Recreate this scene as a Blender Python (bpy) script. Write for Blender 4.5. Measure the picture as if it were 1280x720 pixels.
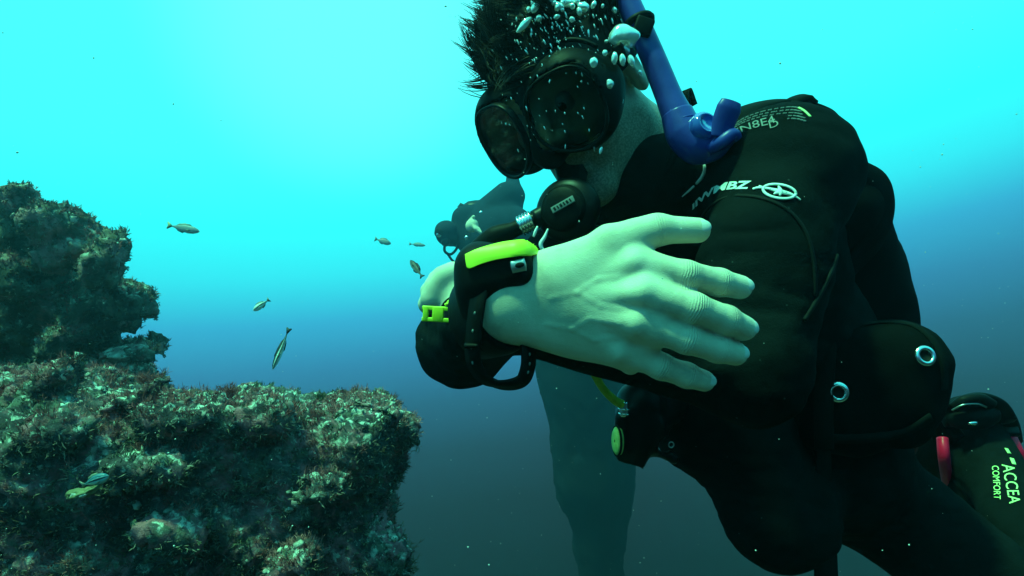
import bpy, bmesh, math, random
import numpy as np
from mathutils import Vector, Matrix
random.seed(7); rng = np.random.default_rng(7)
for o in list(bpy.data.objects): bpy.data.objects.remove(o)
SC = bpy.context.scene
COL = SC.collection

# ------------------------------------------------------------------ camera
FPX = 763.0                                   # focal length in pixels of a 1280 wide frame
cam = bpy.data.cameras.new('camera'); camo = bpy.data.objects.new('camera', cam); COL.objects.link(camo)
cam.sensor_width = 36; cam.lens = 36 * FPX / 1280; cam.clip_start = .01; cam.clip_end = 400
camo.location = (0, 0, 0); camo.rotation_euler = (math.pi / 2, 0, 0)
SC.camera = camo

# ------------------------------------------------------------------ world: light scattered by the open water, brightest towards the surface
w = bpy.data.worlds.new('World'); SC.world = w; w.use_nodes = True
nt = w.node_tree; nt.nodes.clear()
out = nt.nodes.new('ShaderNodeOutputWorld'); bg = nt.nodes.new('ShaderNodeBackground')
tc = nt.nodes.new('ShaderNodeTexCoord'); dp = nt.nodes.new('ShaderNodeVectorMath'); dp.operation = 'DOT_PRODUCT'
el, az = math.radians(75), math.radians(-30)
dp.inputs[1].default_value = (math.cos(el) * math.sin(az), math.cos(el) * math.cos(az), math.sin(el))
mr = nt.nodes.new('ShaderNodeMapRange'); mr.inputs[1].default_value = -1; mr.inputs[2].default_value = 1
cr = nt.nodes.new('ShaderNodeValToRGB')
WR = [(-1, (.0015, .006, .006)), (-.45, (.0030, .010, .010)), (-.22, (.0050, .016, .016)), (-.10, (.011, .030, .036)), (-.02, (.017, .056, .080)),
      (.06, (.026, .120, .203)), (.13, (.037, .22, .41)), (.20, (.041, .42, .68)), (.27, (.038, .86, .95)), (.34, (.034, 1.12, 1.10)),
      (.44, (.062, 1.15, 1.15)), (.60, (.078, 1.15, 1.12)), (1, (.14, 1.15, 1.12))]
EXPO = .5
WR = [(t, tuple(v / 2 ** EXPO for v in c)) for t, c in WR]
cre = cr.color_ramp
while len(cre.elements) > 1: cre.elements.remove(cre.elements[-1])
cre.elements[0].position = 0; cre.elements[0].color = (*WR[0][1], 1)
for t, c in WR[1:]:
    e = cre.elements.new((t + 1) / 2); e.color = (*c, 1)
cre.interpolation = 'EASE' if False else 'LINEAR'
nt.links.new(tc.outputs['Generated'], dp.inputs[0]); nt.links.new(dp.outputs['Value'], mr.inputs[0])
# the sun's glow through the surface
d2 = nt.nodes.new('ShaderNodeVectorMath'); d2.operation = 'DOT_PRODUCT'; gd = Vector((-205, 763, 350)).normalized(); d2.inputs[1].default_value = gd
m2 = nt.nodes.new('ShaderNodeMapRange'); m2.interpolation_type = 'SMOOTHSTEP'; m2.inputs[1].default_value = .955; m2.inputs[2].default_value = 1.0
gl = nt.nodes.new('ShaderNodeMix'); gl.data_type = 'RGBA'; gl.blend_type = 'ADD'; gl.inputs[7].default_value = (.058, .10, .10, 1)
nt.links.new(tc.outputs['Generated'], d2.inputs[0]); nt.links.new(d2.outputs['Value'], m2.inputs[0]); nt.links.new(m2.outputs[0], gl.inputs[0])
nt.links.new(mr.outputs[0], cr.inputs[0]); nt.links.new(cr.outputs[0], gl.inputs[6]); nt.links.new(gl.outputs[2], bg.inputs[0]); nt.links.new(bg.outputs[0], out.inputs[0])
bg.inputs[1].default_value = 1.0

# ------------------------------------------------------------------ sun, filtered green by the water and softened by the waves
sl = bpy.data.lights.new('sun', 'SUN'); so = bpy.data.objects.new('sun', sl); COL.objects.link(so)
sl.energy = 5.0; sl.angle = math.radians(5); sl.color = (.23, 1.0, .42)
SUN = Vector((-.34, -.15, .93)).normalized()
so.rotation_euler = SUN.to_track_quat('Z', 'Y').to_euler()
so.location = (0, 0, 5)
SC.view_settings.view_transform = 'Standard'; SC.view_settings.look = 'None'
SC.view_settings.exposure = EXPO; SC.view_settings.gamma = 1
SC.render.engine = 'CYCLES'
try:
    SC.cycles.volume_bounces = 1; SC.cycles.max_bounces = 8; SC.cycles.use_denoising = True
except Exception: pass

# ------------------------------------------------------------------ helpers
A = np.array
def P(px, py, d): return A([(px - 640) / FPX * d, d, (360 - py) / FPX * d])    # a point seen at pixel (px,py), d metres ahead

def nrm(v):
    v = np.asarray(v, float); return v / (np.linalg.norm(v, axis=-1, keepdims=True) + 1e-12)

def setp(o, label=None, cat=None, group=None, kind=None):
    if label: o['label'] = label
    if cat: o['category'] = cat
    if group: o['group'] = group
    if kind: o['kind'] = kind
    return o
def thing(name, loc, label, cat, group=None):
    o = bpy.data.objects.new(name, None); COL.objects.link(o); o.location = loc; o.empty_display_size = .02
    return setp(o, label, cat, group)
def mesh_np(name, V, F, smooth=True):
    me = bpy.data.meshes.new(name)
    V = np.asarray(V, np.float32)
    if isinstance(F, np.ndarray): Fs = [F]
    else: Fs = [np.asarray(f, np.int32) for f in F]
    me.vertices.add(len(V)); me.vertices.foreach_set('co', V.ravel())
    nl = sum(f.size for f in Fs); npoly = sum(len(f) for f in Fs)
    me.loops.add(nl); me.polygons.add(npoly)
    me.loops.foreach_set('vertex_index', np.concatenate([f.ravel() for f in Fs]).astype(np.int32))
    st = []; o = 0
    for f in Fs:
        st.append(o + np.arange(len(f)) * f.shape[1]); o += f.size
    me.polygons.foreach_set('loop_start', np.concatenate(st).astype(np.int32))
    me.update(calc_edges=True); me.validate()
    if smooth: me.polygons.foreach_set('use_smooth', np.ones(len(me.polygons), bool))
    return me
def link(name, me, mat, parent=None, **kw):
    o = bpy.data.objects.new(name, me); COL.objects.link(o)
    if mat: me.materials.append(mat)
    if parent is not None:
        o.parent = parent
        M = parent.matrix_basis.copy()
        o.matrix_parent_inverse = Matrix.Identity(4)
        # mesh coordinates come in world space: move them into the parent's space
        q = parent; T = Vector((0, 0, 0))
        while q is not None: T += q.location; q = q.parent
        me.transform(Matrix.Translation(-T))
    return setp(o, **kw)

class MB:
    """collects quads and triangles"""
    def __init__(s): s.V = []; s.Q = []; s.T = []; s.n = 0
    def add(s, V, Q=None, T=None):
        V = np.asarray(V, float)
        if Q is not None and len(Q): s.Q.append(np.asarray(Q, int) + s.n)
        if T is not None and len(T): s.T.append(np.asarray(T, int) + s.n)
        s.V.append(V); s.n += len(V); return s
    def mesh(s, name, smooth=True):
        F = []
        if s.Q: F.append(np.concatenate(s.Q))
        if s.T: F.append(np.concatenate(s.T))
        return mesh_np(name, np.concatenate(s.V), F, smooth)
    def obj(s, name, mat, parent=None, smooth=True, **kw): return link(name, s.mesh(name, smooth), mat, parent, **kw)

def spline(pts, n):
    """Catmull-Rom through the rows of pts (any width), n samples"""
    p = np.asarray(pts, float); m = len(p)
    if m == 2: t = np.linspace(0, 1, n)[:, None]; return p[0] * (1 - t) + p[1] * t
    q = np.vstack([2 * p[0] - p[1], p, 2 * p[-1] - p[-2]])
    u = np.linspace(0, m - 1 - 1e-9, n); i = u.astype(int); f = (u - i)[:, None]
    a, b, c, d = q[i], q[i + 1], q[i + 2], q[i + 3]
    return .5 * ((2 * b) + (c - a) * f + (2 * a - 5 * b + 4 * c - d) * f ** 2 + (3 * b - a - 3 * c + d) * f ** 3)
def frames(C, up=None):
    T = nrm(np.gradient(C, axis=0)); N = np.zeros_like(T)
    u = A([0, 0, 1.]) if up is None else np.asarray(up, float)
    if abs(T[0] @ nrm(u)) > .95: u = A([1., 0, 0])
    N[0] = nrm(u - T[0] * (u @ T[0]))
    for i in range(1, len(C)):
        v = N[i - 1] - T[i] * (N[i - 1] @ T[i]); N[i] = nrm(v)
    return T, N, np.cross(T, N)
def tube(mb, pts, rad, n=24, seg=12, up=None, sq=(1, 1), caps=True, prof=None, raw=False):
    """a tube along pts; sq scales the two axes of its section; prof overrides the circle"""
    C = np.asarray(pts, float) if raw else spline(pts, n)
    n = len(C); R = np.interp(np.linspace(0, 1, n), np.linspace(0, 1, len(np.atleast_1d(rad))), np.atleast_1d(rad))
    T, N, B = frames(C, up)
    if prof is None:
        a = np.linspace(0, 2 * np.pi, seg, endpoint=False); pr = np.stack([np.cos(a) * sq[0], np.sin(a) * sq[1]], 1)
    else: pr = np.asarray(prof, float); seg = len(pr)
    V = C[:, None] + R[:, None, None] * (pr[None, :, 0, None] * N[:, None] + pr[None, :, 1, None] * B[:, None])
    V = V.reshape(-1, 3); i, j = np.meshgrid(np.arange(n - 1), np.arange(seg), indexing='ij'); i = i.ravel(); j = j.ravel(); k = (j + 1) % seg
    Q = np.stack([i * seg + j, i * seg + k, (i + 1) * seg + k, (i + 1) * seg + j], 1)
    Tt = []
    if caps:
        V = np.vstack([V, C[0] - T[0] * R[0] * .25 * sq[0], C[-1] + T[-1] * R[-1] * .25 * sq[0]]); a0 = n * seg; a1 = a0 + 1
        for j in range(seg):
            k = (j + 1) % seg; Tt += [(a0, k, j), (a1, (n - 1) * seg + j, (n - 1) * seg + k)]
    return mb.add(V, Q, Tt)
def rrect(w, h, r=.3, n=4):
    """rounded rectangle profile of half sizes w,h"""
    r = min(w, h) * r; P_ = []
    for cx, cy, a0 in ((w - r, h - r, 0), (-w + r, h - r, 90), (-w + r, -h + r, 180), (w - r, -h + r, 270)):
        for k in range(n):
            a = math.radians(a0 + 90 * k / (n - 1)); P_.append((cx + r * math.cos(a), cy + r * math.sin(a)))
    return P_
def basis(z, x=None):
    """3x3 with columns X,Y,Z, Z along z"""
    z = nrm(z); x = A([1., 0, 0]) if x is None else np.asarray(x, float)
    if abs(nrm(x) @ z) > .98: x = A([0, 0, 1.])
    x = nrm(x - z * (x @ z)); return np.stack([x, np.cross(z, x), z], 1)
def lathe(mb, prof, c, M, seg=32, sx=1, sy=1):
    """profile [(r,z)...] turned round the local z axis of M at c"""
    pr = np.asarray(prof, float); a = np.linspace(0, 2 * np.pi, seg, endpoint=False); n = len(pr)
    V = np.stack([pr[:, None, 0] * np.cos(a) * sx, pr[:, None, 0] * np.sin(a) * sy, pr[:, None, 1] + 0 * a], 2).reshape(-1, 3) @ M.T + c
    i, j = np.meshgrid(np.arange(n - 1), np.arange(seg), indexing='ij'); i = i.ravel(); j = j.ravel(); k = (j + 1) % seg
    return mb.add(V, np.stack([i * seg + j, i * seg + k, (i + 1) * seg + k, (i + 1) * seg + j], 1))
def blob(mb, c, rad, M=None, seg=16, rings=10, warp=0):
    """ellipsoid"""
    th = np.linspace(0, np.pi, rings + 1)
    pr = np.stack([np.sin(th) + 1e-4, -np.cos(th)], 1); M = np.eye(3) if M is None else M
    m2 = MB(); lathe(m2, pr, np.zeros(3), np.eye(3), seg); V = m2.V[0]
    if warp: V = V * (1 + warp * pnoise(V * 1.7 + np.asarray(c) * 91)[:, None])
    return mb.add((V * np.asarray(rad)) @ M.T + c, m2.Q[0])
def torus(mb, c, R, r, M, seg=32, s2=10, sx=1, sy=1, a0=0, a1=360):
    a = np.radians(np.linspace(a0, a1, seg)); C = np.stack([R * np.cos(a) * sx, R * np.sin(a) * sy, 0 * a], 1) @ M.T + c
    return tube(mb, C, r, seg=s2, raw=True, up=M[:, 2], caps=(a1 - a0 < 360))
def boxm(mb, c, half, M=None, bev=.2):
    """chamfered box"""
    h = np.asarray(half, float); b = min(h) * bev; M = np.eye(3) if M is None else M
    bm = bmesh.new(); bmesh.ops.create_cube(bm, size=2)
    for v in bm.verts: v.co = Vector([v.co[i] * h[i] for i in range(3)])
    bmesh.ops.bevel(bm, geom=bm.edges[:], offset=b, segments=2, affect='EDGES', profile=.6)
    V = A([v.co[:] for v in bm.verts]) @ M.T + c
    Q = [[v.index for v in f.verts] for f in bm.faces if len(f.verts) == 4]; T = [[v.index for v in f.verts] for f in bm.faces if len(f.verts) == 3]
    bm.free(); return mb.add(V, Q, T)

# ------------------------------------------------------------------ gradient noise
_perm = rng.permutation(256).astype(np.int32); _perm = np.concatenate([_perm, _perm, _perm])
_g = nrm(rng.normal(size=(256, 3)))
def pnoise(p):
    p = np.asarray(p, float); i = np.floor(p).astype(np.int64); f = p - i; i &= 255
    u = f * f * f * (f * (f * 6 - 15) + 10); r = 0
    for dx in (0, 1):
        wx = u[:, 0] if dx else 1 - u[:, 0]
        for dy in (0, 1):
            wy = u[:, 1] if dy else 1 - u[:, 1]
            for dz in (0, 1):
                wz = u[:, 2] if dz else 1 - u[:, 2]
                h = _perm[_perm[_perm[(i[:, 0] + dx) & 255] + ((i[:, 1] + dy) & 255)] + ((i[:, 2] + dz) & 255)]
                g = _g[h]; r = r + wx * wy * wz * (g[:, 0] * (f[:, 0] - dx) + g[:, 1] * (f[:, 1] - dy) + g[:, 2] * (f[:, 2] - dz))
    return r * 1.6
def fbm(p, o=4, l=2.1, g=.5, ridge=False):
    s = 0; a = 1; q = np.asarray(p, float)
    for k in range(o):
        n = pnoise(q + 17.3 * k); s = s + a * ((1 - 2 * np.abs(n)) if ridge else n); q = q * l; a *= g
    return s

# ------------------------------------------------------------------ implicit surfaces: shapes melt into one another, then one skin is drawn round them
def smin(a, b, k):
    h = np.maximum(k - np.abs(a - b), 0) / k; return np.minimum(a, b) - h * h * k * .25
def cone(a, b, ra, rb, flat=None):
    a = np.asarray(a, float); b = np.asarray(b, float); ab = b - a; L = ab @ ab
    def f(p):
        t = np.clip((p - a) @ ab / L, 0, 1); return np.linalg.norm(p - a - t[:, None] * ab, axis=1) - (ra + (rb - ra) * t)
    return f
def fcone(a, b, ra, rb, axis, s):
    """tapered capsule squashed by s along axis"""
    a = np.asarray(a, float); b = np.asarray(b, float); ab = b - a; L = ab @ ab; n = nrm(axis)
    def f(p):
        t = np.clip((p - a) @ ab / L, 0, 1); q = p - a - t[:, None] * ab; q = q + (q @ n)[:, None] * n * (1 / s - 1)
        return (np.linalg.norm(q, axis=1) - (ra + (rb - ra) * t)) * min(1, s) ** .5
    return f
def ell(c, r, M=None):
    c = np.asarray(c, float); r = np.asarray(r, float); M = np.eye(3) if M is None else M
    def f(p):
        q = (p - c) @ M; k0 = np.linalg.norm(q / r, axis=1); k1 = np.linalg.norm(q / (r * r), axis=1) + 1e-9
        return np.where(k0 < 1e-3, -r.min(), k0 * (k0 - 1) / k1)
    return f
def rbox(c, h, rr, M=None):
    c = np.asarray(c, float); h = np.asarray(h, float) - rr; M = np.eye(3) if M is None else M
    def f(p):
        q = np.abs((p - c) @ M) - h
        return np.linalg.norm(np.maximum(q, 0), axis=1) + np.minimum(q.max(1), 0) - rr
    return f
class SDF:
    def __init__(s, off=0): s.P = []; s.off = off
    def u(s, f, k=.02): s.P.append(('u', f, k)); return s
    def cut(s, f, k=.005): s.P.append(('s', f, k)); return s
    def __call__(s, p, cull=None):
        d = None
        for n, (op, f, k) in enumerate(s.P):
            if cull is not None and not cull[n]: continue
            v = f(p)
            if op == 'u': d = v if d is None else smin(d, v, k)
            else:
                if d is None: d = np.full(len(p), 9.)
                d = -smin(-d, v, k)
        if d is None: d = np.full(len(p), 9.)
        return d - s.off
    def grad(s, p, e=4e-4):
        G = np.stack([s(p + e * v) - s(p - e * v) for v in np.eye(3)], 1); return G / (2 * e)
    def normal(s, p): return nrm(s.grad(np.atleast_2d(p)))
    def project(s, V, n=2):
        for _ in range(n):
            for c in range(0, len(V), 60000):
                v = V[c:c + 60000]; g = s.grad(v); V[c:c + 60000] = v - np.clip(s(v), -.004, .004)[:, None] * g / np.maximum((g * g).sum(1), .3)[:, None]
        return V
    def hit(s, px, py, d0=.3, d1=1.6):
        """where the line of sight through (px,py) meets the surface"""
        px = np.atleast_1d(np.asarray(px, float)); py = np.atleast_1d(np.asarray(py, float))
        D = nrm(np.stack([(px - 640) / FPX, np.ones_like(px), (360 - py) / FPX], 1)); t = np.full(len(px), float(d0))
        for _ in range(90): t = np.minimum(t + s(D * t[:, None]) * .7, d1)
        q = D * t[:, None]; bad = np.abs(s(q)) > .003
        if bad.any() and not bad.all():                            # lines of sight that slip past the edge: nearest point of the surface
            q[bad] = D[bad] * np.median(t[~bad])
            for _ in range(12): g = s.grad(q[bad]); q[bad] -= s(q[bad])[:, None] * g / np.maximum((g * g).sum(1), .3)[:, None] * .8
        return q
def polygonise(sdf, lo, hi, h, lip=1.0, B=16):
    lo = np.asarray(lo, float); n = np.ceil((np.asarray(hi) - lo) / (h * B)).astype(int)
    bi = np.stack(np.meshgrid(*[np.arange(k) for k in n], indexing='ij'), -1).reshape(-1, 3)
    cen = lo + (bi + .5) * B * h; R = B * h * .5 * 3 ** .5
    each = [f(cen) for _, f, _ in sdf.P]; dc = sdf(cen)
    act = np.where(np.abs(dc) < R * lip + 2 * h)[0]
    g = np.stack(np.meshgrid(*[np.arange(B + 1)] * 3, indexing='ij'), -1).reshape(-1, 3)
    S = n * B + 4; KX, KY = int(S[1] * S[2]), int(S[2])
    keys = []; verts = []; quads = []
    edges = [(a, b) for a in range(8) for b in range(8) if b > a and bin(a ^ b).count('1') == 1]
    oc = [((k >> 2) & 1, (k >> 1) & 1, k & 1) for k in range(8)]
    for b in act:
        cull = [True if op != 'u' else (each[m][b] - R * lip < dc[b] + sdf.off + R * lip + 2 * k) for m, (op, f, k) in enumerate(sdf.P)]
        o = bi[b] * B; D = sdf(lo + (o + g) * h, cull).reshape(B + 1, B + 1, B + 1); I = D < 0
        if I.all() or not I.any(): continue
        cs = [I[a:a + B, c:c + B, e:e + B] for a, c, e in oc]; al = cs[0].copy(); an = cs[0].copy()
        for c in cs[1:]: al &= c; an |= c
        ci = np.argwhere(an & ~al)
        if len(ci):
            val = np.stack([D[ci[:, 0] + a, ci[:, 1] + c, ci[:, 2] + e] for a, c, e in oc], 1); acc = np.zeros((len(ci), 3)); cnt = np.zeros(len(ci))
            for a, c in edges:
                va, vc = val[:, a], val[:, c]; m = (va < 0) != (vc < 0); t = np.where(m, va / np.where(m, va - vc, 1), 0)[:, None]
                acc += np.where(m[:, None], A(oc[a]) * (1 - t) + A(oc[c]) * t, 0); cnt += m
            verts.append(lo + (o + ci + acc / cnt[:, None]) * h); q = o + ci + 1; keys.append(q[:, 0] * KX + q[:, 1] * KY + q[:, 2])
        for ax in range(3):
            sh = [slice(0, B)] * 3; s2 = list(sh); s2[ax] = slice(1, B + 1); a0 = I[tuple(sh)]; a1 = I[tuple(s2)]
            e = np.argwhere(a0 != a1)
            if not len(e): continue
            fl = a0[e[:, 0], e[:, 1], e[:, 2]]; q = o + e + 1; k = q[:, 0] * KX + q[:, 1] * KY + q[:, 2]
            st = [KX, KY, 1]; d1, d2 = st[(ax + 1) % 3], st[(ax + 2) % 3]
            Q = np.stack([k, k - d1, k - d1 - d2, k - d2], 1); Q[~fl] = Q[~fl][:, ::-1]; quads.append(Q)
    keys = np.concatenate(keys); V = np.concatenate(verts); Q = np.concatenate(quads)
    od = np.argsort(keys); keys = keys[od]; V = V[od]; ix = np.searchsorted(keys, Q); ix = np.minimum(ix, len(keys) - 1)
    ok = (keys[ix] == Q).all(1); return V, ix[ok]
# ------------------------------------------------------------------ materials
def mat(name, base=(.5, .5, .5), rough=.6, metal=0, spec=.5, cols=None, scale=20, detail=6, bump=0, bscale=60, bdet=6, coat=0, trans=0, ior=1.33, sheen=0, sss=0, alpha=1, lo=.35, hi=.65, dist=0, extra=None):
    m = bpy.data.materials.new(name); m.use_nodes = True; T = m.node_tree; N = T.nodes; L = T.links; b = N['Principled BSDF']
    b.inputs['Base Color'].default_value = (*base, 1); b.inputs['Roughness'].default_value = rough; b.inputs['Metallic'].default_value = metal
    b.inputs['Specular IOR Level'].default_value = spec; b.inputs['IOR'].default_value = ior; b.inputs['Coat Weight'].default_value = coat
    b.inputs['Transmission Weight'].default_value = trans; b.inputs['Sheen Weight'].default_value = sheen; b.inputs['Alpha'].default_value = alpha
    if sss: b.inputs['Subsurface Weight'].default_value = sss; b.inputs['Subsurface Radius'].default_value = (.004, .002, .001); b.inputs['Subsurface Scale'].default_value = 1
    tc = N.new('ShaderNodeTexCoord')
    if cols:
        n = N.new('ShaderNodeTexNoise'); n.inputs['Scale'].default_value = scale; n.inputs['Detail'].default_value = detail; n.inputs['Roughness'].default_value = .62; n.inputs['Distortion'].default_value = dist
        r = N.new('ShaderNodeValToRGB'); e = r.color_ramp.elements; e[0].position = lo; e[1].position = hi; e[0].color = (*cols[0], 1); e[1].color = (*cols[-1], 1)
        for k, c in enumerate(cols[1:-1], 1):
            x = e.new(lo + (hi - lo) * k / (len(cols) - 1)); x.color = (*c, 1)
        L.new(tc.outputs['Object'], n.inputs['Vector']); L.new(n.outputs['Fac'], r.inputs[0]); L.new(r.outputs[0], b.inputs['Base Color'])
    if bump:
        n2 = N.new('ShaderNodeTexNoise'); n2.inputs['Scale'].default_value = bscale; n2.inputs['Detail'].default_value = bdet
        bp = N.new('ShaderNodeBump'); bp.inputs['Strength'].default_value = 1; bp.inputs['Distance'].default_value = bump
        L.new(tc.outputs['Object'], n2.inputs['Vector']); L.new(n2.outputs['Fac'], bp.inputs['Height']); L.new(bp.outputs[0], b.inputs['Normal'])
    if extra: extra(m, N, L, b, tc)
    return m
def skin_extra(m, N, L, b, tc):
    # fine creases of the skin: small cells over soft noise
    v = N.new('ShaderNodeTexVoronoi'); v.feature = 'DISTANCE_TO_EDGE'; v.inputs['Scale'].default_value = 520
    mp = N.new('ShaderNodeMapping'); mp.inputs['Scale'].default_value = (1, 1, 1.6)
    n = N.new('ShaderNodeTexNoise'); n.inputs['Scale'].default_value = 90; n.inputs['Detail'].default_value = 8
    a = N.new('ShaderNodeMath'); a.operation = 'MULTIPLY_ADD'; a.inputs[1].default_value = .35
    bp = N.new('ShaderNodeBump'); bp.inputs['Distance'].default_value = .0006; bp.inputs['Strength'].default_value = .8
    L.new(tc.outputs['Object'], mp.inputs[0]); L.new(mp.outputs[0], v.inputs['Vector']); L.new(tc.outputs['Object'], n.inputs['Vector'])
    L.new(v.outputs['Distance'], a.inputs[0]); L.new(n.outputs['Fac'], a.inputs[2]); L.new(a.outputs[0], bp.inputs['Height']); L.new(bp.outputs[0], b.inputs['Normal'])
    # creases across the finger joints
    aa = N.new('ShaderNodeAttribute'); aa.attribute_name = 'ax'; ac = N.new('ShaderNodeAttribute'); ac.attribute_name = 'cm'
    cn = N.new('ShaderNodeTexNoise'); cn.inputs['Scale'].default_value = 210; cn.inputs['Detail'].default_value = 3; L.new(tc.outputs['Object'], cn.inputs['Vector'])
    m1 = N.new('ShaderNodeMath'); m1.operation = 'MULTIPLY_ADD'; m1.inputs[1].default_value = 3300; m9 = N.new('ShaderNodeMath'); m9.operation = 'MULTIPLY'; m9.inputs[1].default_value = 7
    sn_ = N.new('ShaderNodeMath'); sn_.operation = 'SINE'; m3 = N.new('ShaderNodeMath'); m3.operation = 'MULTIPLY'; b2 = N.new('ShaderNodeBump'); b2.inputs['Distance'].default_value = .00020
    L.new(cn.outputs['Fac'], m9.inputs[0]); L.new(aa.outputs['Fac'], m1.inputs[0]); L.new(m9.outputs[0], m1.inputs[2]); L.new(m1.outputs[0], sn_.inputs[0])
    L.new(sn_.outputs[0], m3.inputs[0]); L.new(ac.outputs['Fac'], m3.inputs[1]); L.new(m3.outputs[0], b2.inputs['Height']); L.new(bp.outputs[0], b2.inputs['Normal']); L.new(b2.outputs[0], b.inputs['Normal'])
    # shade on jaw and throat painted into the skin colour, with a stubbly grain
    at = N.new('ShaderNodeAttribute'); at.attribute_name = 'jaw_shade'; st = N.new('ShaderNodeTexNoise'); st.inputs['Scale'].default_value = 420; st.inputs['Detail'].default_value = 3
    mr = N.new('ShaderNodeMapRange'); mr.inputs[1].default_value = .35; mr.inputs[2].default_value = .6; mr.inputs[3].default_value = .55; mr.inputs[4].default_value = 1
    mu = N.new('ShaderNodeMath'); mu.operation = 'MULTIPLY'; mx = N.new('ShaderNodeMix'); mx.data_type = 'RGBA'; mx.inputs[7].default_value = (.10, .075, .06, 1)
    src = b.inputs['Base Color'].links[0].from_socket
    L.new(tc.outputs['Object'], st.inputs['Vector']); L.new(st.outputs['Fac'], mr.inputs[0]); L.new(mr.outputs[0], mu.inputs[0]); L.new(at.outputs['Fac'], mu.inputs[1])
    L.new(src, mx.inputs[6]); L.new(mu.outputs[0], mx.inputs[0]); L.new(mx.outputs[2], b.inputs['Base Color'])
def speck_extra(m, N, L, b, tc):
    # lint and silt caught on neoprene, plus the weave of the lining
    v = N.new('ShaderNodeTexVoronoi'); v.inputs['Scale'].default_value = 46; v.inputs['Randomness'].default_value = 1
    lt = N.new('ShaderNodeMath'); lt.operation = 'LESS_THAN'; lt.inputs[1].default_value = .045
    n = N.new('ShaderNodeTexNoise'); n.inputs['Scale'].default_value = 9; n.inputs['Detail'].default_value = 5
    r = N.new('ShaderNodeValToRGB'); r.color_ramp.elements[0].position = .35; r.color_ramp.elements[1].position = .7
    c = b.inputs['Base Color'].default_value[:3]; r.color_ramp.elements[0].color = (*[x * .7 for x in c], 1); r.color_ramp.elements[1].color = (*[x * 1.5 for x in c], 1)
    mx = N.new('ShaderNodeMix'); mx.data_type = 'RGBA'; mx.inputs[7].default_value = (*[x * 5 + .02 for x in c], 1)
    L.new(tc.outputs['Object'], v.inputs['Vector']); L.new(v.outputs['Distance'], lt.inputs[0]); L.new(lt.outputs[0], mx.inputs[0])
    L.new(tc.outputs['Object'], n.inputs['Vector']); L.new(n.outputs['Fac'], r.inputs[0]); L.new(r.outputs[0], mx.inputs[6]); L.new(mx.outputs[2], b.inputs['Base Color'])
    n2 = N.new('ShaderNodeTexNoise'); n2.inputs['Scale'].default_value = 700; n2.inputs['Detail'].default_value = 2
    n3 = N.new('ShaderNodeTexNoise'); n3.inputs['Scale'].default_value = 28; n3.inputs['Detail'].default_value = 3
    a = N.new('ShaderNodeMath'); a.operation = 'MULTIPLY_ADD'; a.inputs[1].default_value = .12
    bp = N.new('ShaderNodeBump'); bp.inputs['Distance'].default_value = .004
    L.new(tc.outputs['Object'], n2.inputs['Vector']); L.new(tc.outputs['Object'], n3.inputs['Vector']); L.new(n2.outputs['Fac'], a.inputs[0]); L.new(n3.outputs['Fac'], a.inputs[2]); L.new(a.outputs[0], bp.inputs['Height']); L.new(bp.outputs[0], b.inputs['Normal'])
M = {}
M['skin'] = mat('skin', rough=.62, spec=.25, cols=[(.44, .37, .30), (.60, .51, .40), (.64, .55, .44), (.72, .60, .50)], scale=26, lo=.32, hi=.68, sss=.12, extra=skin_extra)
M['nail'] = mat('nail', base=(.64, .58, .56), rough=.28, spec=.5)
M['lip'] = mat('lip', base=(.35, .14, .13), rough=.5)
M['eye'] = mat('eye', base=(.32, .31, .29), rough=.3)
M['iris'] = mat('iris', base=(.05, .03, .02), rough=.15)
M['hair'] = mat('hair', rough=.55, spec=.4, cols=[(.010, .006, .005), (.030, .019, .014)], scale=60)
M['suit'] = mat('neoprene', base=(.0046, .0070, .0074), rough=.88, spec=.05, extra=speck_extra)
M['panel'] = mat('smooth_neoprene', base=(.0050, .0076, .0082), rough=.82, spec=.06, bump=.0006, bscale=120)
M['seam'] = mat('seam', base=(.006, .008, .008), rough=.7, spec=.2)
M['cordura'] = mat('cordura', base=(.0030, .004, .004), rough=.88, spec=.06, bump=.0008, bscale=420)
M['webbing'] = mat('webbing', base=(.0055, .0075, .0075), rough=.85, spec=.08, bump=.0008, bscale=600)
M['rubber'] = mat('rubber', base=(.0035, .0042, .0042), rough=.55, spec=.16, bump=.0003, bscale=150)
M['plastic'] = mat('black_plastic', base=(.004, .0048, .005), rough=.4, spec=.25, bump=.0001, bscale=90)
M['greyprint'] = mat('grey_print', base=(.16, .18, .18), rough=.6)
M['print'] = mat('white_print', cols=[(.55, .6, .58), (.82, .85, .84)], scale=240, rough=.6)
M['limeprint'] = mat('lime_print', base=(.60, .85, .30), rough=.55)
M['piping'] = mat('white_piping', base=(.75, .78, .78), rough=.4)
M['lime'] = mat('lime_plastic', cols=[(.62, .78, .035), (.72, .88, .05)], scale=30, rough=.42, spec=.45, bump=.0002, bscale=90)
M['hose_yellow'] = mat('yellow_hose', cols=[(.28, .34, .02), (.40, .46, .04)], scale=60, rough=.5)
M['metal'] = mat('steel', base=(.75, .76, .76), rough=.22, metal=1, bump=.0001, bscale=200)
M['dullmetal'] = mat('dull_steel', base=(.45, .46, .47), rough=.42, metal=1, bump=.0003, bscale=120)
M['blue'] = mat('blue_silicone', cols=[(.022, .030, .21), (.038, .050, .31)], scale=18, rough=.34, spec=.4, coat=.15, bump=.0003, bscale=60)
M['bluedark'] = mat('dark_blue_plastic', cols=[(.022, .03, .22), (.03, .05, .3)], scale=20, rough=.38, bump=.0002, bscale=80)
M['blueclear'] = mat('clear_blue_plastic', base=(.04, .10, .50), rough=.10, spec=.6, trans=.3, ior=1.3, coat=.4)
M['glass'] = mat('mask_glass', base=(.30, .36, .36), rough=.04, spec=.5, trans=1, ior=1.12)
M['red'] = mat('red_plastic', cols=[(.72, .006, .045), (.85, .012, .06)], scale=30, rough=.35, bump=.0002, bscale=90)
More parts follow.
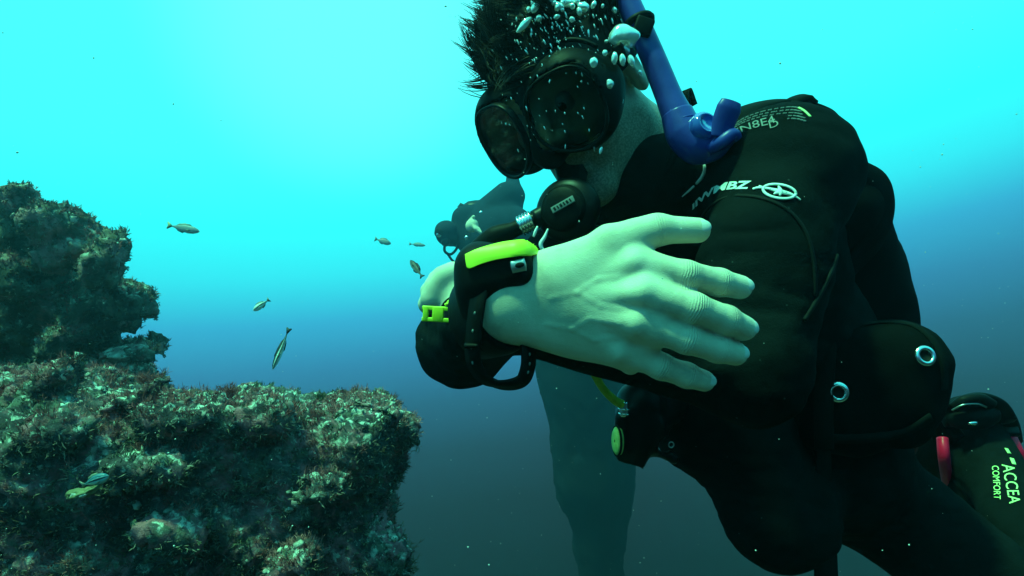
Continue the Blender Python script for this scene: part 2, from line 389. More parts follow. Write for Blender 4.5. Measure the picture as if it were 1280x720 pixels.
M['bubble'] = mat('air_bubble', base=(.97, 1, .98), rough=.07, metal=.45, spec=.8, trans=.3, ior=1.4, coat=1, bump=.0012, bscale=90)
M['speck'] = mat('silt', base=(.6, .62, .58), rough=.8)
M['face_green'] = mat('gauge_face', cols=[(.30, .48, .12), (.48, .66, .2)], scale=150, rough=.4)
def rock_extra(dark, mids, pale, sc):
    def f(m, N, L, b, tc):
        def noise(s, d=6, di=0.):
            n = N.new('ShaderNodeTexNoise'); n.inputs['Scale'].default_value = s; n.inputs['Detail'].default_value = d; n.inputs['Roughness'].default_value = .65; n.inputs['Distortion'].default_value = di
            L.new(tc.outputs['Object'], n.inputs['Vector']); return n
        def mixc(fac, a, bb):
            mx = N.new('ShaderNodeMix'); mx.data_type = 'RGBA'; L.new(fac, mx.inputs[0])
            for s, v in ((6, a), (7, bb)):
                if isinstance(v, tuple): mx.inputs[s].default_value = (*v, 1)
                else: L.new(v, mx.inputs[s])
            return mx.outputs[2]
        def step(o, a, c):
            r = N.new('ShaderNodeMapRange'); r.inputs[1].default_value = a; r.inputs[2].default_value = c; L.new(o, r.inputs[0]); return r.outputs[0]
        c = mixc(step(noise(2.2 * sc, 8).outputs['Fac'], .42, .6), dark, mids[0])
        c = mixc(step(noise(5 * sc, 7, .6).outputs['Fac'], .50, .60), c, mids[1])
        c = mixc(step(noise(7.7 * sc, 8, .3).outputs['Color'], .52, .62), c, mids[2])
        c = mixc(step(noise(23 * sc, 9, .4).outputs['Fac'], .60, .68), c, pale)
        # crusts settle where the surface faces up
        g = N.new('ShaderNodeNewGeometry'); sx = N.new('ShaderNodeSeparateXYZ'); L.new(g.outputs['Normal'], sx.inputs[0])
        mu = N.new('ShaderNodeMath'); mu.operation = 'MULTIPLY'; L.new(step(sx.outputs['Z'], .1, .8), mu.inputs[0]); L.new(step(noise(15 * sc, 8, .5).outputs['Fac'], .53, .62), mu.inputs[1])
        c = mixc(mu.outputs[0], c, pale)
        L.new(c, b.inputs['Base Color'])
        bp = N.new('ShaderNodeBump'); bp.inputs['Distance'].default_value = .016 / sc; L.new(noise(38 * sc, 10, .4).outputs['Fac'], bp.inputs['Height']); L.new(bp.outputs[0], b.inputs['Normal'])
    return f
M['rock_near'] = mat('encrusted_rock', rough=.95, spec=.1, extra=rock_extra((.035, .028, .034), [(.10, .08, .085), (.32, .12, .14), (.12, .125, .10)], (.52, .52, .48), 2.2))
M['rock_far'] = mat('weedy_rock', rough=.95, spec=.1, extra=rock_extra((.05, .045, .04), [(.12, .10, .08), (.32, .16, .16), (.18, .16, .12)], (.40, .42, .36), 1.2))
M['rock_deep'] = mat('deep_rock', rough=.95, spec=0, cols=[(.007, .010, .011), (.010, .013, .014)], scale=1.2)
M['algae_red'] = mat('red_algae', rough=.85, spec=.15, cols=[(.16, .04, .045), (.34, .10, .10), (.46, .20, .18)], scale=9)
M['algae_green'] = mat('green_algae', rough=.85, spec=.15, cols=[(.05, .048, .03), (.13, .125, .08), (.24, .24, .17)], scale=9)
M['crust'] = mat('pale_crust', rough=.85, spec=.2, cols=[(.16, .08, .09), (.26, .22, .20), (.56, .56, .50)], scale=18, bump=.002, bscale=90)
M['turf_far'] = mat('brown_turf', rough=.9, spec=.1, cols=[(.07, .05, .04), (.15, .11, .09), (.26, .20, .17)], scale=5)
M['sand'] = mat('seabed_sand', rough=.95, cols=[(.03, .03, .02), (.06, .055, .04)], scale=3, bump=.02, bscale=5)
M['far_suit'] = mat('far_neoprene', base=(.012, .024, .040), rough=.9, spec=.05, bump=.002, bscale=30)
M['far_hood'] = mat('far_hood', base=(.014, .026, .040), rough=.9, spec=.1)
# ------------------------------------------------------------------ the near diver
person = thing('person', P(1030, 560, .93), 'diver in a black wetsuit hovering close by with arms crossed and head bowed', 'diver')
# head frame
def rotm(ax, deg): return A(Matrix.Rotation(math.radians(deg), 3, ax))
yaw, pit, rol = 40, 27, 15
RH = rotm('Y', -rol) @ rotm('Z', -yaw) @ rotm('X', pit)          # local x = person's left, -y... see below
RH = RH @ np.diag([1., -1., 1.])                                   # local +y = where the face looks
HC = P(681, 150, .69) - RH @ A([0, .09, .0])
def H(x, y, z): return HC + RH @ A([x, y, z])
def HM(M3): return RH @ M3
Nb = P(845, 232, .82)
# joints
Ls, Le, Lw = P(980, 222, .655), P(938, 462, .575), P(600, 392, .60)
Rs, Re, Rw = P(745, 290, .86), P(578, 428, .655), P(628, 384, .462)
Cc, Cb, Cp = P(935, 318, .83), P(1000, 452, .88), P(1035, 575, .93)
LH, LK, LA = P(1075, 610, .95), P(1330, 800, .80), P(1220, 528, 1.14)
RHp, RK, RA = P(990, 575, .93), P(976, 643, .80), A([.40, 1.15, -.36])

# ---- right hand (in front): joints px, py, depth, radius
HW = [P(640, 358, .459), P(636, 394, .460)]
FG = {
 'index': [(795, 329, .434, .0112), (858, 344, .430, .0101), (899, 353, .438, .0097), (925, 359, .447, .0088)],
 'middle': [(806, 366, .424, .0113), (868, 385, .421, .0104), (908, 400, .431, .0100), (930, 410, .443, .0091)],
 'ring': [(797, 404, .426, .0109), (858, 424, .427, .0101), (897, 436, .437, .0097), (919, 442, .447, .0088)],
 'pinky': [(778, 437, .439, .0103), (826, 458, .441, .0093), (858, 469, .447, .0089), (880, 476, .453, .0079)]}
TH = [(690, 350, .452, .0165), (762, 303, .444, .0122), (822, 287, .442, .0106), (872, 288, .446, .0092)]
def hand(s, sc=1.0):
    W0, W1 = HW
    for n, js in FG.items():
        q = [P(*j[:3]) for j in js]; r = [j[3] for j in js]
        base = W0 * (.8 if n == 'index' else .55 if n == 'middle' else .3 if n == 'ring' else .05) + W1 * (.2 if n == 'index' else .45 if n == 'middle' else .7 if n == 'ring' else .95)
        base = base + A([.012, -.004, 0])
        s.u(cone(base + A([0, .006, 0]), q[0] + A([0, .004, 0]), .0135, r[0] * 1.02), .016)
        s.u(cone(q[0] + A([0, .009, 0]), q[1] + A([-.02, .010, 0]), r[0] * .95, r[1] * .8), .01)
    s.u(ell(P(722, 392, .449), (.046, .0152, .031), rotm('Y', 14) @ rotm('X', 6)), .02)
    s.u(ell(P(745, 366, .446), (.036, .012, .022), rotm('Y', 12) @ rotm('X', -14)), .02)
    q = [P(*j[:3]) for j in TH]; r = [j[3] for j in TH]
    s.u(cone(P(655, 358, .462), q[0], .018, r[0]), .02)
    s.u(cone(q[0], q[1], r[0], r[1]), .016)
    s.u(cone(P(735, 335, .449), P(790, 316, .446), .011, .0075), .016)          # web between thumb and index
    for a, b, ra, rb in ((q[1], q[2], r[1], r[2]), (q[2], q[3], r[2], r[3])): s.u(cone(a, b, ra, rb), .006)
    s.u(ell(q[1] * .4 + q[2] * .6, (.016, .0105, .0098), rotm('Y', -12)), .008)
    for n, js in FG.items():
        q = [P(*j[:3]) for j in js]; r = [j[3] for j in js]
        s.u(cone(q[0], q[1], r[0] * .97, r[1] * .99), .006)
        s.u(cone(q[1], q[2], r[1], r[2]), .004)
        s.u(cone(q[2], q[3], r[2], r[3]), .004)
        # tendon from the wrist to the knuckle
        b = HW[0] * .5 + HW[1] * .5 + A([.03, -.012, 0]); k = q[0] + A([-.004, -.0085, 0])
        s.u(cone(b * .55 + k * .45, k + A([0, .0018, 0]), .0020, .0030), .010)
    names = list(FG)
    for n, m in zip(names, names[1:]):                        # webs between the fingers
        a = P(*FG[n][0][:3]) * .62 + P(*FG[n][1][:3]) * .38; b = P(*FG[m][0][:3]) * .62 + P(*FG[m][1][:3]) * .38
        s.u(cone(a + A([0, .003, 0]), b + A([0, .003, 0]), .0072, .0072), .007)
    # veins
    for pts in ([(690, 372), (722, 366), (752, 382), (782, 388)], [(722, 366), (748, 350), (772, 347)], [(684, 404), (716, 410), (744, 424), (768, 421)], [(716, 410), (738, 398), (776, 404)]):
        q = A(pts, float); q = s.hit(q[:, 0], q[:, 1]) + A([0, .0026, 0])
        for a, b in zip(q, q[1:]): VE.append((a, b))
VE = []
def wrist(s, off=0):
    s.u(fcone(Re * .42 + Rw * .58, P(642, 376, .455), .027 + off, .0265 + off, (0, 1, .1), .74), .02)

body = SDF()
# head
body.u(ell(H(0, -.010, .032), (.074, .094, .086), RH), .02)
body.u(ell(H(0, .030, -.025), (.060, .062, .086), RH), .03)
for s_ in (-1, 1):
    body.u(cone(H(s_ * .014, .072, -.100), H(s_ * .056, .002, -.062), .019, .017), .025)
    body.u(ell(H(s_ * .044, .058, -.018), (.022, .02, .018), RH), .02)
    body.u(cone(H(s_ * .014, .086, .033), H(s_ * .045, .070, .030), .010, .009), .014)
    body.cut(ell(H(s_ * .032, .100, .010), (.016, .012, .011), RH), .012)
    body.u(ell(H(s_ * .032, .080, .009), (.0145, .013, .0105), RH), .006)
    ear = basis(RH @ A([s_ * .95, -.25, .1]), RH @ A([0, .2, 1]))
    body.u(ell(H(s_ * .077, -.008, -.004), (.033, .019, .009), ear), .008)
    body.cut(ell(H(s_ * .088, -.004, .002), (.020, .011, .007), ear), .006)
    body.u(ell(H(s_ * .079, -.006, -.026), (.010, .009, .007), ear), .006)
body.u(ell(H(0, .076, -.102), (.024, .020, .018), RH), .02)
body.u(cone(H(0, .088, .022), H(0, .110, -.018), .009, .0135), .012)
for s_ in (-1, 1): body.u(ell(H(s_ * .013, .100, -.024), (.009, .011, .008), RH), .006)
body.u(ell(H(0, .086, -.057), (.024, .014, .008), RH), .008); body.u(ell(H(0, .086, -.071), (.021, .013, .008), RH), .006)
body.u(cone(H(0, -.022, -.045), Nb + A([-.015, 0, .02]), .054, .060), .03)
body.u(cone(H(.03, -.01, -.06), Nb + A([-.02, -.03, .04]), .022, .018), .02)      # neck muscle
# trunk and limbs (inside the suit)
TR = [(Nb, Cc, .066, .098, .05), (Cc, Cb, .112, .100, .05), (Cb, Cp, .100, .112, .05), (Ls, Nb, .056, .055, .04), (Rs, Nb, .055, .055, .04), (Ls, Cc, .062, .08, .05),
      (Rs, Cc, .05, .075, .05), (Ls, Le, .0575, .050, .03), (Le, Lw, .047, .029, .02), (Rs, Re, .052, .045, .03), (Re, Rw, .044, .030, .02),
      (LH, LK, .086, .058, .03), (LK, LA, .056, .038, .02), (RHp, RK, .088, .066, .03), (RK, RA, .056, .038, .02)]
for a, b, ra, rb, k in TR: body.u(cone(a, b, ra - .004, rb - .004), k)
# feet
LF, RF = LA + A([.02, .17, -.07]), RA + A([.08, .16, -.02])
body.u(fcone(LA, LF, .036, .024, (0, .4, 1), .75), .02); body.u(fcone(RA, RF, .036, .024, (0, .4, 1), .75), .02)
wrist(body); hand(body)
for a, b in VE: body.u(cone(a, b, .0010, .0010), .0035)
# left hand, closed round the right elbow

body.u(cone(Lw, P(576, 372, .602), .026, .024), .02); body.u(ell(P(565, 366, .603), (.017, .018, .016)), .012)
for (x0, y0, x1, y1) in ((567, 341, 560, 342), (553, 347, 547, 350), (544, 359, 538, 364), (540, 373, 535, 380)):
    body.u(cone(P(574, 366, .600), P(x0, y0, .588), .010, .0100), .008); body.u(cone(P(x0, y0, .588), P(x1, y1, .618), .0104, .0096), .003); body.u(cone(P(x1, y1, .618), P(x1 + 6, y1 + 12, .655), .0094, .0086), .003)
body.u(cone(P(572, 352, .595), P(580, 378, .58), .011, .0095), .008)

V, Q = polygonise(body, (-.14, .40, -.72), (1.02, 1.40, .40), .0032, B=12)
body.project(V, 1)
# finer faces on the hand that is close to the lens
def refine(V, Q, sdf, box, n=1):
    lo, hi = box; m = ((V > lo) & (V < hi)).all(1)[Q].all(1)
    bm = bmesh.new(); vi = np.unique(Q[m]); mp = -np.ones(len(V), int); mp[vi] = np.arange(len(vi))
    return m
bodyme = mesh_np('body', V, Q)
bm = bmesh.new(); bm.from_mesh(bodyme)
fs = [f for f in bm.faces if (lambda c: c.x > -.03 and c.x < .20 and c.y < .475 and abs(c.z + .0) < .11)(f.calc_center_median())]
es = list({e for f in fs for e in f.edges})
bmesh.ops.subdivide_edges(bm, edges=es, cuts=2, use_grid_fill=True)
bm.to_mesh(bodyme); bm.free()
co = np.empty(len(bodyme.vertices) * 3, np.float32); bodyme.vertices.foreach_get('co', co); co = co.reshape(-1, 3).astype(float)
m = (co[:, 1] < .48) & (co[:, 0] > -.03) & (co[:, 0] < .2); co[m] = body.project(co[m].copy(), 2)
bodyme.vertices.foreach_set('co', co.astype(np.float32).ravel()); bodyme.polygons.foreach_set('use_smooth', np.ones(len(bodyme.polygons), bool))
ax = np.zeros(len(co)); cm = np.zeros(len(co)); hm_ = np.where(m)[0]
for n, js in list(FG.items()) + [('thumb', TH)]:                # where the finger joints crease
    q = [P(*j[:3]) for j in js]; r = [j[3] for j in js]
    for jn, w_ in ((1, .0052), (2, .0030)):
        if n == 'thumb' and jn == 1: continue
        d = nrm(q[jn + 1] - q[jn - 1]); v = co[hm_] - q[jn]; a_ = v @ d; rad = v - a_[:, None] * d; rl = np.linalg.norm(rad, axis=1)
        k = np.exp(-(a_ / w_) ** 2) * (rl < r[jn] * 1.5) * np.clip(-rad[:, 1] / np.maximum(rl, 1e-6) * 1.6 + .1, 0, 1); up_ = k > cm[hm_]
        ax[hm_[up_]] = a_[up_]; cm[hm_[up_]] = k[up_]
for n_, v_ in (('ax', ax), ('cm', cm)): bodyme.attributes.new(n_, 'FLOAT', 'POINT').data.foreach_set('value', v_.astype(np.float32))
qh = (co - HC) @ RH; jshade = np.clip((-.022 - qh[:, 2]) / .03, 0, 1) * np.clip((qh[:, 1] + .06) / .04, 0, 1) * (qh[:, 2] > -.22) * (np.linalg.norm(qh, axis=1) < .26) * .75  # mask for the shade painted on jaw and throat
bodyme.attributes.new('jaw_shade', 'FLOAT', 'POINT').data.foreach_set('value', jshade.astype(np.float32))
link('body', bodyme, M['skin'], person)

# eyes
for s_ in (-1, 1):
    mb = MB(); blob(mb, H(s_ * .032, .0868, .008), (.0115, .0115, .0115), RH); e = mb.obj('eye', M['eye'], person)
    mb = MB(); blob(mb, H(s_ * .032, .0972, .006), (.0050, .0020, .0050), RH); mb.obj('iris', M['iris'], e)
# finger nails
for n, js in list(FG.items()) + [('thumb', TH)]:
    a = P(*js[2][:3]); b = P(*js[3][:3]); d = nrm(b - a); up = nrm(A([0, -1, .38]) - d * (A([0, -1, .38]) @ d)); r = js[3][3]
    mb = MB(); F3 = np.stack([d, np.cross(up, d), up], 1)
    blob(mb, b + d * r * .12 + up * r * .76, (r * .70, r * .56, r * .25), F3, 20, 12); mb.obj('fingernail', M['nail'], person)

# ---- wetsuit
suit = SDF()
for n, (a, b, ra, rb, k) in enumerate(TR):
    if n == 8: b = a * .10 + b * .90
    if n == 10: b = a * .07 + b * .93; rb = .0315
    suit.u(cone(a, b, ra, rb), k)
suit.u(ell(Ls + A([.004, -.002, .004]), (.059, .060, .062)), .03)       # deltoid
suit.u(ell(P(952, 330, .595), (.060, .045, .085), rotm('Y', 12)), .03)                 # biceps
suit.u(ell(P(880, 500, .84), (.07, .08, .10), rotm('Y', 15)), .04)                     # belly
suit.u(cone(P(900, 500, .83), P(972, 641, .80), .074, .064), .03)
suit.u(ell(P(1232, 622, 1.07), (.052, .062, .11), rotm('Y', -12)), .03)                # calf
suit.u(cone(Nb, P(800, 232, .775), .074, .066), .03)
def wr(p): return pnoise(p * 26) * .0022 + (.3 - np.abs(pnoise(p * A([13, 13, 48]))) * 1.2) * .0030
class Wr(SDF):
    def __call__(s, p, cull=None):
        return SDF.__call__(s, p, cull) + (wr(p) if len(p) < 400000 else 0)
suit.__class__ = Wr
V, Q = polygonise(suit, (-.16, .40, -.74), (1.04, 1.42, .34), .0050, B=10)
vm = V[:, 1] < .9; V[vm] = suit.project(V[vm].copy(), 1); suitme = mesh_np('wetsuit', V, Q); wetsuit = link('wetsuit', suitme, M['suit'], person)

def on(px, py, lift=.0012, s=None):
    s = s or suit; q = s.hit(px, py); return q + s.normal(q) * lift
def ribbon(mb, C, N, wd, th):
    """flat strip along C, facing N"""
    C = np.asarray(C, float); N = nrm(N); n = len(C); T = nrm(np.gradient(C, axis=0)); B = nrm(np.cross(T, N)); wd = np.interp(np.linspace(0, 1, n), np.linspace(0, 1, len(np.atleast_1d(wd))), np.atleast_1d(wd))[:, None]
    pr = [(-1, 0), (-.96, 1), (.96, 1), (1, 0), (.96, -1), (-.96, -1)]
    V = np.stack([C + B * wd * .5 * x + N * th * .5 * y for x, y in pr], 1).reshape(-1, 3); s = len(pr)
    i, j = np.meshgrid(np.arange(n - 1), np.arange(s), indexing='ij'); i = i.ravel(); j = j.ravel(); k = (j + 1) % s
    Q = np.stack([i * s + j, i * s + k, (i + 1) * s + k, (i + 1) * s + j], 1)
    T_ = [(0, k + 1, k) for k in range(1, s - 1)] + [((n - 1) * s, (n - 1) * s + k, (n - 1) * s + k + 1) for k in range(1, s - 1)]
    return mb.add(V, Q, T_)
def strip_on(mb, pts, wd, th=.0015, n=40, lift=.0008, s=None):
    s = s or suit; c = spline(pts, n); q = s.hit(c[:, 0], c[:, 1]); N = s.normal(q); k = np.ones(5) / 5
    q = np.stack([np.convolve(np.pad(q[:, a], 2, 'edge'), k, 'valid') for a in range(3)], 1)
    return ribbon(mb, q + N * lift, N, wd, th)
# flat lettering cut as geometry and laid on a surface
def text_mesh(txt, shear=0, bold=.02):
    c = bpy.data.curves.new('t', 'FONT'); c.body = txt; c.size = 1; c.offset = bold; c.shear = shear; c.resolution_u = 3; c.extrude = 0
    o = bpy.data.objects.new('t', c); COL.objects.link(o); dg = bpy.context.evaluated_depsgraph_get(); me = bpy.data.meshes.new_from_object(o.evaluated_get(dg))
    bm = bmesh.new(); bm.from_mesh(me); bmesh.ops.triangulate(bm, faces=bm.faces[:]); bmesh.ops.subdivide_edges(bm, edges=[e for e in bm.edges if e.calc_length() > .15], cuts=2)
    bmesh.ops.triangulate(bm, faces=bm.faces[:])
    V = A([v.co[:] for v in bm.verts]); T = A([[v.index for v in f.verts] for f in bm.faces]); bm.free()
    bpy.data.objects.remove(o); bpy.data.curves.remove(c); bpy.data.meshes.remove(me); return V, T
def text_on(mb, txt, path, hgt, s, shear=0, lift=.001, bold=.02, slope=0):
    """letters along a pixel path, height in px; then draped onto surface s"""
    V, T = text_mesh(txt, shear, bold); x0, x1 = V[:, 0].min(), V[:, 0].max(); c = spline(path, 200)
    L_ = np.r_[0, np.cumsum(np.linalg.norm(np.diff(c, axis=0), axis=1))]; t = (V[:, 0] - x0) / (x1 - x0) * L_[-1]
    cx = np.interp(t, L_, c[:, 0]); cy = np.interp(t, L_, c[:, 1]); d = nrm(np.gradient(c, axis=0)); dx = np.interp(t, L_, d[:, 0]); dy = np.interp(t, L_, d[:, 1])
    h = V[:, 1] / .7 * (np.interp(t / L_[-1], np.linspace(0, 1, len(np.atleast_1d(hgt))), np.atleast_1d(hgt)))
    px = cx + dy * h + slope * h; py = cy - dx * h
    q = s.hit(px, py); N = s.normal(q); V3 = q + N * lift; a, b, c_ = V3[T[:, 0]], V3[T[:, 1]], V3[T[:, 2]]
    return mb.add(V3, None, T)
# lighter front panel of the upper arm, its seam and the shoulder seams
def patch(mb, outline, s, lift, n=26, sink=None):
    """fill a pixel outline with a grid laid on the surface"""
    o = np.asarray(outline, float); x0, y0 = o.min(0); x1, y1 = o.max(0); c = o.mean(0)
    k = 48; b = spline(np.vstack([o, o[:1]]), k + 1)[:-1]; R = np.linspace(0, 1, n)[:, None, None]
    g = (c + (b - c)[None] * R).reshape(-1, 2); q = s.hit(g[:, 0], g[:, 1]); lf = lift if sink is None else np.interp(g[:, 1], sink, [lift, -.0015])[:, None]; q = q + s.normal(q) * lf
    i, j = np.meshgrid(np.arange(n - 1), np.arange(k), indexing='ij'); i = i.ravel(); j = j.ravel(); jj = (j + 1) % k
    return mb.add(q, np.stack([i * k + j, i * k + jj, (i + 1) * k + jj, (i + 1) * k + j], 1))
mb = MB(); patch(mb, [(884, 270), (892, 256), (910, 249), (940, 248), (968, 256), (990, 272), (1004, 295), (1012, 330), (1012, 370), (1000, 410), (960, 430), (920, 420), (897, 390), (886, 350), (881, 300)], suit, .0006, sink=(300, 350))
mb.obj('sleeve_panel', M['panel'], wetsuit)
mb = MB(); strip_on(mb, [(868, 292), (882, 264), (908, 247), (942, 246), (972, 255), (995, 273), (1010, 298), (1018, 335), (1018, 375)], .0035, .002); mb.obj('seam', M['seam'], wetsuit)
mb = MB(); strip_on(mb, [(1046, 318), (1036, 345), (1022, 372), (1004, 402)], .004, .0025); mb.obj('seam', M['seam'], wetsuit)
# shoulder print
mb = MB(); text_on(mb, 'IIWMBZ', [(866, 262), (884, 247), (904, 238), (925, 236.5), (940, 236.5)], [4.5, 7, 9, 9.5], suit, shear=.3, bold=.035); mb.obj('shoulder_lettering', M['print'], wetsuit)
mb = MB(); a = np.linspace(0, 2 * np.pi, 44); ex = 974 + 20.5 * np.cos(a) * .98 - 2.2 * np.sin(a) * 0; ey = 240 + 8.6 * np.sin(a) + .20 * 20 * np.cos(a) * .62
q = suit.hit(ex, ey); ribbon(mb, q + suit.normal(q) * .001, suit.normal(q), .0024, .001)
strip_on(mb, [(940, 237.5), (947, 235), (954, 235.5), (966, 237)], .0022, .001, 12)
strip_on(mb, [(948, 233), (954, 235)], .0018, .001, 6)
strip_on(mb, [(956, 235), (975, 240), (990, 244), (1001, 251)], [.001, .005, .0024, .001], .001, 24)
for pts in ([(972, 232), (976, 240), (974, 246)], [(966, 244), (974, 240), (985, 242)]): strip_on(mb, pts, [.001, .0045, .001], .001, 10)
mb.obj('fish_in_ring_emblem', M['print'], wetsuit)
mb = MB(); text_on(mb, 'TN8E4', [(916, 172), (930, 165), (946, 160), (962, 156), (970, 153)], [6, 8, 9, 9], suit, bold=.0); text_on(mb, 'D', [(963, 161), (974, 158)], [8, 8], suit, bold=0)
mb.obj('faint_lettering', M['greyprint'], wetsuit)
# silver honeycomb print across the top of the shoulder
mb = MB(); dots = []
for r_ in range(5):
    for k in range(34):
        t = (k + .5 * (r_ % 2)) / 34; c = spline([(914, 158), (930, 147), (955, 138), (985, 133), (1000, 134)], 50)[int(t * 49)]
        n_ = 1.4 + r_ * (1.6 + 2.6 * t); x, y = c[0] + 2.2 * t * r_, c[1] + n_
        if r_ > 2 and t < .7: continue
        dots.append((x, y))
dots = A(dots); q = suit.hit(dots[:, 0], dots[:, 1]); N_ = suit.normal(q)
for p, n_ in zip(q, N_): blob(mb, p + n_ * .0004, (.0013, .0009, .0007), basis(n_, (1, 0, .3)), 6, 4)
mb.obj('honeycomb_print', M['greyprint'], wetsuit, kind='stuff')
mb = MB(); strip_on(mb, [(997, 135), (1005, 139), (1014, 148)], .0022, .001, 10); mb.obj('lime_dash', M['limeprint'], wetsuit)
mb = MB(); text_on(mb, 'ACCEA', [(1252, 581), (1256, 600), (1262, 630)], [15, 15, 14], suit, shear=.25, bold=.0); mb.obj('calf_lettering', M['limeprint'], wetsuit)
mb = MB(); text_on(mb, 'COMFORT', [(1240, 583), (1242, 604), (1243, 625)], [8.5, 8.5], suit, shear=.15, bold=.0); mb.obj('calf_lettering', M['limeprint'], wetsuit)
# collar of the suit round the neck
nd = nrm(HC + RH @ A([0, -.02, -.06]) - Nb); NM = basis(nd)
mb = MB(); cpos = P(803, 218, .775); torus(mb, cpos, .061, .0055, NM, 40); mb.obj('collar', M['panel'], wetsuit)
# pale curved piping on the chest
mb = MB(); strip_on(mb, [(879, 201), (882, 211), (878, 222), (870, 231)], [.001, .004, .0045, .002], .002, 16); strip_on(mb, [(869, 232), (861, 239), (852, 246)], [.002, .0022, .001], .0015, 12); mb.obj('piping', M['piping'], wetsuit)
mb = MB(); c = spline([(685, 286), (681, 296), (676, 305), (680, 313), (692, 312)], 24)
tube(mb, [P(x, y, .62) for x, y in c], [.0008, .0018, .0022, .0018, .001], 24, 8); tube(mb, [P(672, 283, .62), P(669, 290, .62), P(667, 296, .62)], [.001, .0016, .001], 8, 6); mb.obj('piping', M['piping'], wetsuit)

# ---- hair
skull = SDF(); skull.u(ell(H(0, -.012, .034), (.079, .099, .091), RH), .02)
mb = MB(); th = np.linspace(0, np.pi * .62, 24)
pr = np.stack([np.sin(th) + 1e-3, np.cos(th)], 1); m2 = MB(); lathe(m2, pr, np.zeros(3), np.eye(3), 60); V = m2.V[0]
V = V @ rotm('X', 24).T; V *= (1 + .02 * pnoise(V * 9)[:, None] + .025 * pnoise(V * 24)[:, None]); V = (V * A([.079, .100, .092])) @ RH.T + H(0, -.012, .034)
hair = MB().add(V, m2.Q[0][:, ::-1]).obj('hair', M['hair'], person)
mb = MB(); n = 0
up_w = A([-.25, 0, 1.])
while n < 430:                                                  # locks: strands that cling together towards the tip
    d = nrm(rng.normal(size=3))
    if d[2] * .91 - d[1] * .30 < -.08 + .1 * rng.random(): continue
    n += 1; nz = lambda f, s0: pnoise(d[None] * f + s0)[0]; dl = RH @ d
    L0 = (.028 + .030 * rng.random()) * (1 + .5 * nz(3, 0)); cl_ = A([nz(2.6, 9), nz(2.6, 33), nz(2.6, 57)])
    dr = nrm(dl * .34 + A([-.60, -.15, .45]) * (.6 + .4 * (d[1] > 0)) + cl_ * .9 + rng.normal(size=3) * .16); curl = nrm(np.cross(dl, cl_ + rng.normal(size=3) * .2)) * .20
    c = [np.zeros(3)]
    for k in range(6): c.append(c[-1] + dr * L0 / 6); dr = nrm(dr + curl + up_w * .05)
    c = A(c); sp = (np.linspace(1, .18, 7) ** .8)[:, None]
    for q in range(20):
        d2 = nrm(d + rng.normal(size=3) * .085); b0 = H(*(d2 * A([.077, .097, .089]) + A([0, -.012, .034]))); b1 = H(*(d * A([.077, .097, .089]) + A([0, -.012, .034])))
        s1_ = .75 + .4 * rng.random(); cc_ = b1 + c * s1_ + (b0 - b1) * sp + rng.normal(size=3) * .0012 * np.linspace(0, 1, 7)[:, None]
        tube(mb, cc_, [.0007, .00065, .0002], seg=3, raw=True, caps=False)
# the loose lock floating ahead of the brow
for k in range(420):
    a = rng.random(); t0 = P(606 + 26 * a + rng.normal() * 5, 62 + 50 * a + rng.normal() * 7, .70 + rng.normal() * .02)
    if k < 260: t0 = P(622 + rng.normal() * 8, 72 + rng.normal() * 8, .70); p1 = P(604 + rng.normal() * 3, 50 + rng.normal() * 4, .70); p2 = P(594 + rng.normal() * 1.5, 28 + rng.normal() * 3, .695)
    else: p1 = t0 + A([-.008, 0, .010]) + rng.normal(size=3) * .003; p2 = p1 + A([-.004, 0, .012]) + rng.normal(size=3) * .004
    c = spline([t0, p1, p2], 7); tube(mb, c, [.0009, .0007, .0001], seg=3, raw=True, caps=False)
mb.obj('loose_strands', M['hair'], hair, kind='stuff')
# ================================================================== the gear the near diver wears
# ---- mask: two lenses over one soft skirt
mask = thing('dive_mask', H(0, .10, .01), 'black two lens dive mask on the face of the near diver, lenses dark', 'dive mask')
sk = SDF()
sk.u(ell(H(0, .055, .002), (.088, .055, .054), RH), .02)
for s_ in (-1, 1): sk.u(ell(H(s_ * .044, .088, .004), (.048, .040, .056), RH @ rotm('Z', -s_ * 16)), .02)
sk.u(ell(H(0, .112, -.022), (.021, .026, .028), RH), .012)
class Sk(SDF):
    def __call__(s, p, cull=None):
        d = SDF.__call__(s, p, cull); q = (p - HC) @ RH
        inner = (SDF.__call__(s, p, cull) + .0045)
        back = (.022 + .9 * np.abs(q[:, 0]) * 0 - q[:, 1])                    # open at the back
        d = np.maximum(d, back)
        for s_ in (-1, 1):                                                     # two windows
            c = A([s_ * .043, .11, .006]); e = (np.abs((q[:, 0] - c[0]) / .039) ** 2.8 + np.abs((q[:, 2] - c[2]) / .041) ** 2.8) ** (1 / 2.8) - 1
            d = np.maximum(d, np.where(q[:, 1] > .06, -np.maximum(e * .034, -.02), -9))
        return np.maximum(d, -inner)
sk.__class__ = Sk
lo = HC - .19; V, Q = polygonise(sk, lo, HC + .19, .0028, B=12, lip=1.5)
link('skirt', mesh_np('skirt', V, Q), M['rubber'], mask)
